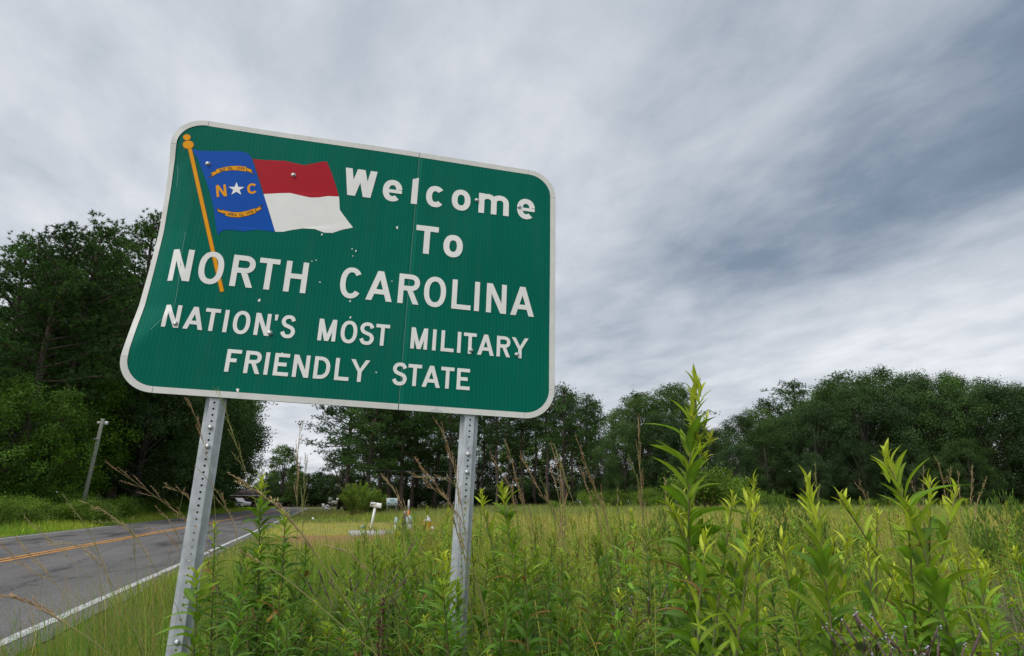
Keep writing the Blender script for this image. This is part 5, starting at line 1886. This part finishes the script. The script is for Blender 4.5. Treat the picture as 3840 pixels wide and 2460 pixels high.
def field_stalks():
    """tan seeding stalks massed in the field, too many to count"""
    x, y = scatter(9500, 5.0, 34, 0.9)
    k = keep(x, y) & (road_s(x, y) > 2.2) & (fnoise(x, y, .3, 9) > -.35) & (brown_mask(x, y) < .1) & (lawn_mask(x, y) < .1)
    x, y = x[k], y[k]
    n = len(x)
    C = np.where((rng.uniform(0, 1, n) < .7)[:, None], np.array((.46, .33, .16)), np.array((.36, .34, .11))) * np.exp(rng.normal(0, .18, (n, 1)))
    V1, T1, C1 = blades(x, y, rng.uniform(.55, .92, n), .0045 + .00055 * y, C, 3, .16, (-.08, 0))
    o = obj('field_stalks', mesh_np('field_stalks', V1, T1, C1), GRASS)
    tag(o, 'tan seeding stalks standing thick over the field grass', 'grass', None, 'stuff')


field_stalks()
DRIED = mat('dried_purple_flower', (0.13, 0.085, 0.080), 0.9, var=.35, scale=40)
FLOWER = mat('pale_lilac_floret', (0.55, 0.50, 0.66), 0.8)
DRYSTEM = mat('dry_grey_stem', (0.20, 0.17, 0.13), 0.9, var=.3, scale=20)


def vervain(px, py, Y, s, label, seed, florets=True, col=None):
    """branching stem with narrow dried flower spikes"""
    g = np.random.default_rng(seed)
    top = at(px, py, Y)
    z0 = tz(top.x, top.y)
    H = top.z - z0
    r = thing('dried_flower', label, 'plant', (top.x, top.y, z0), g.uniform(0, 6), 'dried flower stems')
    S, Hd, F = MB(), MB(), MB()
    hub = np.array([0, 0, H - .16 * s])
    S.tube([(0, 0, 0), (0.01, 0, H * .5), hub], [.003, .0026, .002], 4, cap=False)
    for b in range(10):
        a = b * 2.4
        o = hub - np.array([0, 0, g.uniform(0, .08)]) * s
        e = o + np.array([math.cos(a) * g.uniform(.04, .13), math.sin(a) * g.uniform(.04, .13), g.uniform(.05, .13)]) * s
        S.tube([o, (o + e) / 2 + np.array([0, 0, -.01]), e], [.0016, .0014, .0012], 3, cap=False)
        t = e + np.array([math.cos(a) * .02, math.sin(a) * .02, g.uniform(.02, .04)]) * s
        Hd.tube([e - (t - e) * .2, e + (t - e) * .4, t], [.0012 * s, .0027 * s, .0012 * s], 5)
        if florets:
            for _ in range(3):
                F.box(t + g.normal(0, .003, 3), (.0026, .0026, .002))
    S.build('stem', DRYSTEM, r)
    Hd.build('flower_spikes', col or DRIED, r)['kind'] = 'stuff'
    if florets:
        F.build('florets', FLOWER, r)['kind'] = 'stuff'


for q, (px, py, Y, s, fl, lb) in enumerate([(3300, 2210, 1.45, 1.2, True, 'dried purple vervain with lilac florets under the tall pointed-leaved goldenrod'), (3380, 2260, 1.4, 1.0, True, 'dried purple vervain beside the larger vervain'), (3240, 2240, 1.5, 1.0, True, 'dried vervain with bent spikes left of the larger vervain'), (3480, 2340, 1.38, .9, True, 'low dried vervain in front of the goldenrod shoots'),
                                            (2880, 2390, 1.4, 1.1, True, 'dried vervain low beside the straight goldenrod'), (3120, 2400, 1.35, 1.0, True, 'dried vervain low between the straight and pointed-leaved goldenrods'), (1375, 2030, 2.6, 1.3, False, 'brown dried flower head seen against the concrete slab'),
                                            (1290, 2060, 2.7, 1.2, False, 'brown dried flower head left of the one against the slab'), (1470, 2080, 2.8, 1.0, False, 'thin brown dried flower head right of the one against the slab'), (2390, 2150, 2.6, 1.3, True, 'dried stem inside a goldenrod near the field stalks')]):
    vervain(px, py, Y, s, lb, 400 + q, fl)
# a red-brown dock spike
DOCK = mat('rust_red_seed', (0.075, 0.018, 0.016), 0.9, var=.4, scale=60)
t = at(1433, 2245, 2.15)
r = thing('dock_plant', 'dark red dock seed spike among the weeds between the posts', 'plant', (t.x, t.y, tz(t.x, t.y)))
h = t.z - tz(t.x, t.y)
MB().tube([(0, 0, 0), (.01, 0, h * .5), (0, 0, h)], [.004, .003, .002], 5).build('stem', WEED_STEM, r)
B = MB()
for _ in range(220):
    z = h * (1 - .62 * random.random())
    a = random.uniform(0, 6.28)
    rr = random.uniform(.002, .014)
    B.lathe([(0, -.004), (.0045, 0), (0, .004)], 4, (math.cos(a) * rr, math.sin(a) * rr, z))
B.build('seed_spike', DOCK, r)
# bare brown scrub at the field side
for q, (px, py, Y) in enumerate([(3700, 1905, 3.0), (3790, 1930, 2.9), (3850, 1960, 2.8), (3740, 1990, 2.7)]):
    g = np.random.default_rng(450 + q)
    t = at(px, py, Y)
    z0 = tz(t.x, t.y)
    H = t.z - z0
    r = thing('dry_brush', 'tangle of thin bare brown twigs at the edge of the field', 'plant', (t.x, t.y, z0), 0, 'bare brown brush')
    B = MB()
    for b in range(60):
        a, f = g.uniform(0, 6.28), g.uniform(.2, .8)
        p = np.array([0, 0, H * f * .6]) + g.normal(0, .05, 3) * np.array([1, 1, .2])
        d = np.array([math.cos(a) * .5, math.sin(a) * .5, .75]) * H * g.uniform(.25, .42)
        B.tube([p, p + d * .5 + g.normal(0, .02, 3), p + d], [.002, .0014, .0008], 3, cap=False)
        for c in range(3):
            w = p + d * g.uniform(.4, 1)
            B.tube([w, w + g.normal(0, .05, 3)], [.0012, .0007], 3, cap=False)
    B.tube([(0, 0, 0), (0, 0, H * .7)], [.004, .002], 4)
    B.build('twigs', DRYSTEM, r)


# ------------------------------------------------------------------ things along the road
WHITEP = mat('white_paint', (0.78, 0.78, 0.77), .5, var=.06, scale=9)
WHITEPLASTIC = mat('white_plastic', (0.80, 0.80, 0.80), .4)
WOOD = mat('weathered_wood', (0.22, 0.20, 0.165), .9, col2=(0.13, 0.12, 0.10), scale=12, bump=.4, bscale=30)
WOODDARK = mat('dark_wood', (0.10, 0.075, 0.06), .9, var=.3, scale=12)
STEEL = mat('dull_steel', (0.35, 0.36, 0.37), .5, .5, var=.2, scale=8)
BLACK = mat('black_paint', (0.015, 0.015, 0.016), .5)
TEAL = mat('teal_print', (0.05, 0.42, 0.42), .5)
PALE = mat('pale_board', (0.62, 0.68, 0.70), .5, var=.04, scale=4)
CONC = mat('concrete', (0.47, 0.45, 0.42), .9, col2=(0.33, 0.32, 0.30), scale=3, bump=.3, bscale=30)
PEDG = mat('pale_green_metal', (0.36, 0.46, 0.42), .5, var=.12, scale=7)
ORANGE = mat('orange_plastic', (0.62, 0.19, 0.05), .5)
YELLOW = mat('hydrant_yellow', (0.72, 0.44, 0.03), .5, var=.12, scale=12)
SILVER = mat('hydrant_silver', (0.62, 0.63, 0.64), .45, .2)
REDP = mat('red_flag_paint', (0.35, 0.05, 0.04), .5)
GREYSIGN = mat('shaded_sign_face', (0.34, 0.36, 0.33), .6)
BRICK = mat('brown_brick', (0.26, 0.15, 0.11), .9, col2=(0.36, 0.24, 0.18), scale=14)
ROOFM = mat('brown_shingle', (0.14, 0.11, 0.095), .9, var=.2, scale=10)
GLASSM = mat('dark_window', (0.03, 0.035, 0.04), .15)
SIDING = mat('grey_siding', (0.36, 0.37, 0.36), .7, var=.06, scale=3)

# mailbox
b0 = at(1392, 1974, 31.0)
r = thing('mailbox', 'white mailbox on leaning white post with raised dark red flag', 'mailbox', (b0.x, b0.y, tz(b0.x, b0.y)))
r.rotation_euler = (0, math.radians(8.5), 0)
H = 0.92
MB().box((0, 0, H / 2 - .06), (.105, .105, H + .12)).build('post', WHITEP, r)
prof = [(-.085, 0), (.085, 0), (.085, .13)] + [(.085 * math.cos(math.radians(a)), .13 + .085 * math.sin(math.radians(a))) for a in range(15, 180, 15)] + [(-.085, .13)]
B = MB().prism(prof, -.25, .25)
V, T, _ = B.arrays()
V = np.stack([V[:, 1] + .02, -V[:, 0], V[:, 2] + H + .003], 1)
bx = obj('box', mesh_np('box', V, T), WHITEP, r)
MB().box((-.02 - .215, 0, H + .11), (.012, .16, .20)).build('door', WHITEP, bx)
fl = MB().box((-.07, -.093, H + .135), (.19, .006, .022), Matrix.Rotation(-.42, 3, 'Y'))
fl.box((.02, -.093, H + .175), (.05, .006, .035))
fl.build('flag', REDP, r)
MB().box((-.16, -.094, H + .095), (.05, .008, .045)).build('flag_hinge', BLACK, r)

# pale notice board
c0 = at(1469, 1905, 62.0)
r = thing('notice_board', 'pale blue notice board with teal print on two grey posts', 'sign', (c0.x, c0.y, tz(c0.x, c0.y)), .05)
zt, zb = at(1469, 1868, 62).z - r.location.z, at(1469, 1896.5, 62).z - r.location.z
wb = (1490 - 1448) / FPX * 62 / 1.0368 * 1.0
pb = MB().box((0, 0, (zt + zb) / 2), (wb, .03, zt - zb)).build('board', PALE, r)
for sx in (-1, 1):
    MB().box((sx * wb * .38, .05, zb * .5 + .15), (.11, .07, zb + .5)).build('post', WOOD, r)
for k, (w, z) in enumerate([(.30, .90), (.62, .80), (.50, .71), (.36, .62), (.22, .53)]):
    MB().box((0, -.019, zb + (zt - zb) * z), (wb * w, .004, .035)).build('printed_line', TEAL, pb)
for sx, pts in ((-1, [(-.44, .22), (-.42, .42), (-.38, .26), (-.34, .30), (-.30, .44), (-.24, .40), (-.20, .34), (-.22, .20)]), (1, [(.22, .22), (.28, .26), (.31, .36), (.36, .32), (.42, .28), (.44, .22)])):
    m = MB().prism([(a * wb, zb + (zt - zb) * c) for a, c in pts], -.021, -.016)
    m.build('silhouette', TEAL, pb)
for sx in (-.42, .42):
    for z in (.07, .93):
        MB().lathe([(.018, 0), (.018, .008), (0, .008)], 6, (sx * wb, -.018, zb + (zt - zb) * z), Matrix.Rotation(PI / 2, 3, 'X')).build('bolt', BLACK, pb)

# orange and white marker post
p0 = at(1531, 1940, 27.5)
r = thing('utility_marker', 'slim marker post, white with black lettering above and orange below', 'marker post', (p0.x, p0.y, tz(p0.x, p0.y)), .2)
zt = at(1531, 1876, 27.5).z - r.location.z
zm = at(1531, 1913, 27.5).z - r.location.z
MB().box((0, 0, zm / 2), (.075, .02, zm)).build('lower_sleeve', ORANGE, r)
up = MB().box((0, 0, (zm + zt) / 2 + .001), (.070, .018, zt - zm)).lathe([(.034, 0), (.026, .02), (0, .028)], 8, (0, 0, zt)).build('upper_sleeve', WHITEPLASTIC, r)
for k in range(7):
    MB().box((random.uniform(-.008, .008), -.0105, zm + (zt - zm) * (.15 + .11 * k)), (.026, .003, .022)).build('letter', BLACK, up)
# black and white marker, leaning, nearer
p0 = at(1632, 2035, 17.5)
r = thing('utility_marker', 'leaning short white marker with black lettering half hidden in the grass', 'marker post', (p0.x, p0.y, tz(p0.x, p0.y)), .1)
r.rotation_euler = (0, -.17, .1)
zt = at(1625, 1977, 17.5).z - r.location.z + .03
up = MB().box((0, 0, zt / 2), (.085, .02, zt)).build('blade', WHITEPLASTIC, r)
for k in range(8):
    MB().box((.008 * (-1) ** k, -.012, zt * (.35 + .075 * k)), (.05, .003, .022)).build('letter', BLACK, up)

# utility pedestals
for px, w, top, Y, lb in [(1487, .150, 1942, 27.0, 'narrow pale green utility pedestal tilted beside the concrete slab'), (1535, .215, 1936, 26.5, 'wider pale green utility pedestal behind the brown weeds')]:
    p0 = at(px, 1985, Y)
    r = thing('utility_pedestal', lb, 'utility box', (p0.x, p0.y, tz(p0.x, p0.y)), .3)
    r.rotation_euler = (0, -.06, .3)
    zt = at(px, top, Y).z - r.location.z
    MB().box((0, 0, zt * .22), (w * 1.12, w * 1.05, zt * .44 + .06)).build('base', PEDG, r)
    MB().box((0, 0, zt * .70), (w, w * .9, zt * .52)).build('cover', PEDG, r)
    MB().lathe([(w * .62, 0), (w * .62, .02), (w * .40, .05), (0, .055)], 4, (0, 0, zt * .96), Matrix.Rotation(PI / 4, 3, 'Z')).build('cap', PEDG, r)
# wooden stump post and stake
p0 = at(1517, 1978, 26.8)
r = thing('wooden_post', 'dark brown wooden post with round metal cap between the pedestals', 'post', (p0.x, p0.y, tz(p0.x, p0.y)))
zt = at(1517, 1924, 26.8).z - r.location.z
MB().tube([(0, 0, -.05), (.01, 0, zt * .5), (0, 0, zt)], [.085, .08, .075], 10).build('shaft', WOODDARK, r)
MB().lathe([(.09, 0), (.095, .04), (.07, .08), (0, .09)], 12, (0, 0, zt - .01)).build('cap', STEEL, r)
p0 = at(1507, 1979, 27.6)
r = thing('wooden_stake', 'thin grey wooden stake leaning by the dark post', 'stake', (p0.x, p0.y, tz(p0.x, p0.y)))
zt = at(1509, 1939, 27.6).z - r.location.z
MB().prism([(-.022, -.02), (.022, -.02), (.05, zt - .02), (.03, zt), (.006, zt - .02)], -.012, .012).build('shaft', WOOD, r)

# fire hydrant in the grass
p0 = at(1603, 1960, 24.0)
r = thing('fire_hydrant', 'yellow fire hydrant with silver bonnet half sunk in tall weeds', 'hydrant', (p0.x, p0.y, tz(p0.x, p0.y)), .4)
MB().lathe([(.15, -.02), (.15, .05), (.10, .06), (.095, .40), (.13, .41), (.13, .45), (.10, .455)], 16).build('barrel', YELLOW, r, True)
MB().lathe([(.135, .455), (.135, .475), (.115, .50), (.085, .56), (.04, .60), (.022, .605), (.022, .65), (0, .655)], 16).build('bonnet', SILVER, r, True)
for a in (0, PI / 2, PI):
    o = MB().lathe([(.045, 0), (.045, .07), (.055, .07), (.055, .11), (.02, .115), (.02, .135), (0, .135)], 10, (0, 0, 0), Matrix.Rotation(PI / 2, 3, 'Y')).build('nozzle', YELLOW, r)
    o.location = (.07 * math.cos(a), .07 * math.sin(a), .33)
    o.rotation_euler = (0, 0, a)

# concrete slab with lifting loops
c = road_pt((SLAB['s0'] + SLAB['s1']) / 2, (SLAB['t0'] + SLAB['t1']) / 2)
r = thing('concrete_slab', 'flat concrete slab set in the mown grass with two dark lifting loops', 'slab', (c.x, c.y, tz(c.x, c.y)), RA)
ws, wt = SLAB['s1'] - SLAB['s0'], SLAB['t1'] - SLAB['t0']
MB().box((0, 0, .03), (ws, wt, .18)).build('slab', CONC, r)
for x, y in ((-.25, .25), (-.12, -.55)):
    MB().tube([(x + .085 * math.cos(a), y, .115 + .15 * math.sin(a)) for a in np.linspace(0, PI, 9)], .013, 6).build('lifting_loop', BLACK, r)
MB().box((.25, -.2, .128), (.22, .05, .012)).build('cover_strip', STEEL, r)
p0 = at(1361, 1988, 27.0)
o = MB().lathe([(0, -.09), (.04, -.07), (.06, 0), (.045, .05), (.02, .08), (0, .085)], 8, (0, 0, .07), Matrix.Rotation(1.3, 3, 'Y')).build('litter_bottle', mat('blue_plastic', (.22, .36, .46), .3))
o.location = (p0.x, p0.y, tz(p0.x, p0.y) + .13)
tag(o, 'crumpled blue-white plastic bottle lying by the slab', 'bottle')
p0 = at(1174, 1946, 44.0)
o = MB().lathe([(0, -.06), (.10, -.04), (.13, .02), (.06, .06), (0, .065)], 7, (0, 0, .03), Matrix.Rotation(1.0, 3, 'Y')).build('litter_bag', WHITEPLASTIC)
o.location = (p0.x, p0.y, tz(p0.x, p0.y) + .08)
tag(o, 'white plastic bag lying in the verge grass', 'litter')

# chevron board
c0 = at(1250, 1900, 94.0)
r = thing('chevron_sign', 'white chevron board with black double arrow pointing left by the bend', 'sign', (c0.x, c0.y, tz(c0.x, c0.y)), 0)
zt, zb = at(1250, 1878, 94).z - r.location.z, at(1250, 1890.3, 94).z - r.location.z
w = 1.02
pb = MB().box((0, 0, (zt + zb) / 2), (w, .02, zt - zb)).build('board', WHITEP, r)
for sx in (-.26, -.10):
    MB().box((sx * w, .03, zb * .5), (.05, .05, zb + .2)).build('post', WOOD, r)
zc, hh = (zt + zb) / 2, (zt - zb) * .36
for k in (-.30, -.12):
    MB().prism([(k * w, zc), (k * w + .12, zc + hh), (k * w + .21, zc + hh), (k * w + .09, zc), (k * w + .21, zc - hh), (k * w + .12, zc - hh)], -.016, -.011).build('arrow', BLACK, pb)
for k in (.16, .33):
    MB().prism([(k * w, zc), (k * w + .08, zc + hh * .8), (k * w + .13, zc + hh * .8), (k * w + .05, zc), (k * w + .13, zc - hh * .8), (k * w + .08, zc - hh * .8)], -.016, -.011).build('faded_arrow', GREYSIGN, pb)
# speed limit sign
c0 = at(1231, 1908, 88.0)
r = thing('speed_limit_sign', 'grey shaded speed limit 55 sign tilted on a thin dark post', 'sign', (c0.x, c0.y, tz(c0.x, c0.y)), 0)
r.rotation_euler = (0, .12, 0)
zt, zb = at(1234, 1865, 88).z - r.location.z, at(1234, 1883, 88).z - r.location.z
pb = MB().box((0, 0, (zt + zb) / 2), (.46, .015, zt - zb)).build('plate', GREYSIGN, r)
MB().box((0, 0, zb - .09), (.50, .015, .13)).build('lower_plate', GREYSIGN, r)
MB().box((0, .02, zt / 2), (.06, .03, zt)).build('post', WOODDARK, r)
h = zt - zb
dk = mat('faded_black_print', (.06, .07, .06), .6)


def plate_text(txt, z0, z1, wd, parent, mt, y=-.010, th=.02, x0=0.0):
    n = len(txt)
    B = MB()
    for q, ch in enumerate(txt):
        a = x0 - wd / 2 + wd * q / n
        for P, T in glyph(ch, a + wd / n * .1, a + wd / n * .9, z0, z1, th):
            B.add(np.stack([P[:, 0], np.full(len(P), y), P[:, 1]], 1), T)
    if B.n:
        B.build('lettering', mt, parent)


plate_text('SPEED', zb + h * .80, zb + h * .95, .38, pb, dk, th=.022)
plate_text('LIMIT', zb + h * .60, zb + h * .75, .34, pb, dk, th=.022)
plate_text('55', zb + h * .10, zb + h * .50, .34, pb, dk, th=.055)
# small roadside placards
for q, (px, py, rot, wd, lb) in enumerate([(1209, 1893, .1, .34, 'small white placard topmost in the roadside cluster'), (1221, 1897, .3, .36, 'small white placard tilted right in the roadside cluster'), (1213, 1901, .1, .40, 'small white placard with dark print in the middle of the cluster'), (1219, 1907, .35, .46, 'lowest white placard with dark print in the roadside cluster')]):
    Y = 74.0 - q * .8
    p = at(px, py, Y)
    z0 = tz(p.x, p.y)
    r = thing('placard', lb, 'sign', (p.x, p.y, z0), 0, 'small placards stuck in the verge')
    r.rotation_euler = (0, rot, 0)
    zc = p.z - z0
    pb = MB().box((0, 0, zc), (wd, .012, .25)).build('board', WHITEPLASTIC, r)
    for sx in (-.3, .3):
        MB().box((sx * wd, .01, zc * .5 - .03), (.014, .014, zc)).build('wire_leg', STEEL, r)
    if q > 0:
        for z in (.05, -.04):
            MB().box((0, -.009, zc + z), (wd * .7, .003, .05)).build('printed_line', mat('dark_print', (.07, .06, .12), .6), pb)
# distant white plate by the bush
p = at(1266, 1872, 110.0)
r = thing('small_sign', 'small white sign showing behind the feathery bush', 'sign', (p.x, p.y, tz(p.x, p.y)))
zc = p.z - r.location.z
MB().box((0, 0, zc), (.40, .015, .36)).build('plate', WHITEP, r)
MB().box((0, .02, zc / 2), (.06, .04, zc)).build('post', WOOD, r)


# utility poles and lines
def pole(px_b, py_b, px_t, py_t, Y, rad, label, lamp=True):
    b, t = at(px_b, py_b, Y), at(px_t, py_t, Y)
    z0 = tz(b.x, b.y)
    d = (t - b) / (t.z - b.z)
    base = b + d * (z0 - b.z)
    r = thing('utility_pole', label, 'pole', base)
    top = t - base
    MB().tube([(0, 0, -.1), tuple(top * .5), tuple(top)], [rad * 1.2, rad * 1.08, rad], 12).build('shaft', mat('grey_green_pole', (.21, .225, .18), .9, var=.2, scale=8), r, True)
    if lamp:
        tv = Vector(top)
        MB().lathe([(.04, 0), (.085, .04), (.09, .15), (.06, .19), (0, .20)], 10, tuple(tv + Vector((.26, -.05, -.34)))).build('lamp', SILVER, r, True)
        MB().tube([tuple(tv + Vector((.05, 0, -.30))), tuple(tv + Vector((.26, -.05, -.22)))], .02, 6).build('arm', STEEL, r)
        MB().box(tuple(tv + Vector((-.15, -.05, -.22))), (.14, .12, .12)).build('insulator_box', SILVER, r)
        MB().box(tuple(tv * .80 + Vector((0, -.13, 0))), (.30, .05, .07)).build('bracket', STEEL, r)
    return base, base + top


pb_, pt_ = pole(315, 1874, 386, 1570, 34.6, .090, 'grey wooden utility pole with lamp, leaning in front of the wood')
pole(1286, 1868, 1286, 1823, 130.0, .12, 'slim distant utility pole behind the feathery bush', False)
q1, q2 = pole(990, 1880, 1000, 1770, 118.0, .14, 'distant utility pole carrying white cans at the road bend', True)
WIRE = mat('grey_wire', (.09, .095, .10), .6)


def wire(a, b, sag, label, rad=.016):
    P = [np.array(a) * (1 - f) + np.array(b) * f - np.array([0, 0, sag * 4 * f * (1 - f)]) for f in np.linspace(0, 1, 25)]
    m = P[0].copy()
    o = MB().tube([p - m for p in P], rad, 4).build('overhead_wire', WIRE)
    o.location = m
    tag(o, label, 'wire')


wire(pt_ + Vector((-.3, 0, -.3)), at(-300, 1480, 30), .5, 'upper overhead wire running from the leaning pole over the near wood edge', .005)
wire(pb_ + (pt_ - pb_) * .80, at(-300, 1530, 30), .5, 'lower overhead wire running from the leaning pole over the near wood edge', .005)
wire(at(1100, 1752, 70), at(2300, 1768, 70), .25, 'upper thin overhead line crossing in front of the pine grove', .011)
wire(at(1100, 1778, 70), at(2300, 1788, 70), .25, 'lower thin overhead line crossing in front of the pine grove', .011)


# houses glimpsed between the trees
def house(px, Y, w, d, wall_h, roof_h, label, wall_m, rz=0.0, gable=False):
    x = gx(px, Y)
    r = thing('house', label, 'house', (x, Y, tz(x, Y)), rz)
    MB().box((0, 0, wall_h / 2), (w, d, wall_h)).build('wall', wall_m, r)
    if gable:
        poly = [(-w / 2 - .4, wall_h), (w / 2 + .4, wall_h), (0, wall_h + roof_h)]
        rf = MB().prism(poly, -d / 2 + .02, d / 2 + .3).build('roof', ROOFM, r)
        MB().prism([(-w / 2 - .1, wall_h + .02), (w / 2 + .1, wall_h + .02), (0, wall_h + roof_h - .15)], -d / 2 - .05, -d / 2 - .01).build('gable', SIDING, rf)
        for s in (-1, 1):
            MB().prism([(s * (w / 2 + .45), wall_h - .05), (s * (w / 2 + .45), wall_h + .18), (0, wall_h + roof_h + .1), (0, wall_h + roof_h - .15)], -d / 2 - .12, -d / 2 - .06).build('fascia', WHITEP, rf)
    else:
        B = MB()
        V = [(-w / 2 - .5, -d / 2 - .5, wall_h), (w / 2 + .5, -d / 2 - .5, wall_h), (w / 2 + .5, d / 2 + .5, wall_h), (-w / 2 - .5, d / 2 + .5, wall_h), (-w / 2 + 1.5, 0, wall_h + roof_h), (w / 2 - 1.5, 0, wall_h + roof_h)]
        B.add(V, [(0, 1, 5), (0, 5, 4), (2, 3, 4), (2, 4, 5), (1, 2, 5), (3, 0, 4), (0, 2, 1), (0, 3, 2)])
        rf = B.build('roof', ROOFM, r)
        MB().box((0, -d / 2 - .52, wall_h + .01), (w + 1.0, .04, .18)).build('fascia', WHITEP, rf)
    for k in (-.3, .05, .32):
        wn = MB().box((k * w, -d / 2 - .03, wall_h * .55), (.9, .06, 1.1)).build('window', WHITEP, r)
        MB().box((k * w, -d / 2 - .065, wall_h * .55), (.74, .02, .94)).build('pane', GLASSM, wn)
    MB().box((.18 * w, -d / 2 - .03, 1.02), (.95, .06, 2.0)).build('door', WOODDARK, r)
    return r


house(1845, 108, 7.0, 6, 1.5, 1.35, 'brown-roofed house with white trim seen between the bare pine trunks', SIDING, .1, False)
house(2035, 104, 6.0, 5, 1.35, 1.6, 'grey gabled shed half hidden behind the pines', SIDING, -.1, True)
house(930, 126, 5.0, 6, 2.3, 1.3, 'brown brick house at the wood edge beyond the road', BRICK, .25, False)
house(3240, 84, 9.0, 5, 1.7, .9, 'low dark shed with rusty roof under the oaks', WOODDARK, 0, False)
house(3570, 82, 6.5, 5, 2.0, 1.0, 'grey shed in deep shade under the oaks', SIDING, 0, False)
# brick pillar and a parked white pickup by the brick house
p = at(1046, 1893, 122.0)
r = thing('brick_pillar', 'low brown brick entrance wall beside the distant road', 'wall', (p.x, p.y, tz(p.x, p.y)))
for k in range(6):
    for q in range(5):
        MB().box((-.48 + .22 * q + .11 * (k % 2), 0, .09 + .17 * k), (.205, .30, .155)).build('brick', BRICK, r)
MB().box((0.02, 0, 1.09), (1.3, .4, .10)).build('cap', CONC, r)
p = at(884, 1902, 112.0)
r = thing('pickup_truck', 'white pickup truck parked by the brick house', 'truck', (p.x, p.y, tz(p.x, p.y)), -.35)
MB().prism([(-2.4, .5), (2.3, .5), (2.4, .95), (2.2, 1.12), (1.1, 1.18), (.5, 1.75), (-.7, 1.78), (-.9, 1.15), (-2.4, 1.15)], -.9, .9).build('body', WHITEP, r)
for s in (-1, 1):
    MB().prism([(.95, 1.2), (.48, 1.66), (-.6, 1.68), (-.72, 1.2)], s * .905, s * .915).build('side_window', GLASSM, r)
    for xx in (-1.5, 1.5):
        wm = MB().lathe([(.18, 0), (.38, .01), (.40, .05), (.40, .19), (.36, .22), (.18, .22)], 16, (0, 0, 0), Matrix.Rotation(PI / 2, 3, 'X')).build('wheel', BLACK, r)
        wm.location = (xx, s * .86 + .11, .40)
        MB().lathe([(0, -.01), (.19, 0), (.19, .02)], 12, (0, -.23 if s < 0 else 0, 0), Matrix.Rotation(PI / 2, 3, 'X')).build('rim', SILVER, wm)
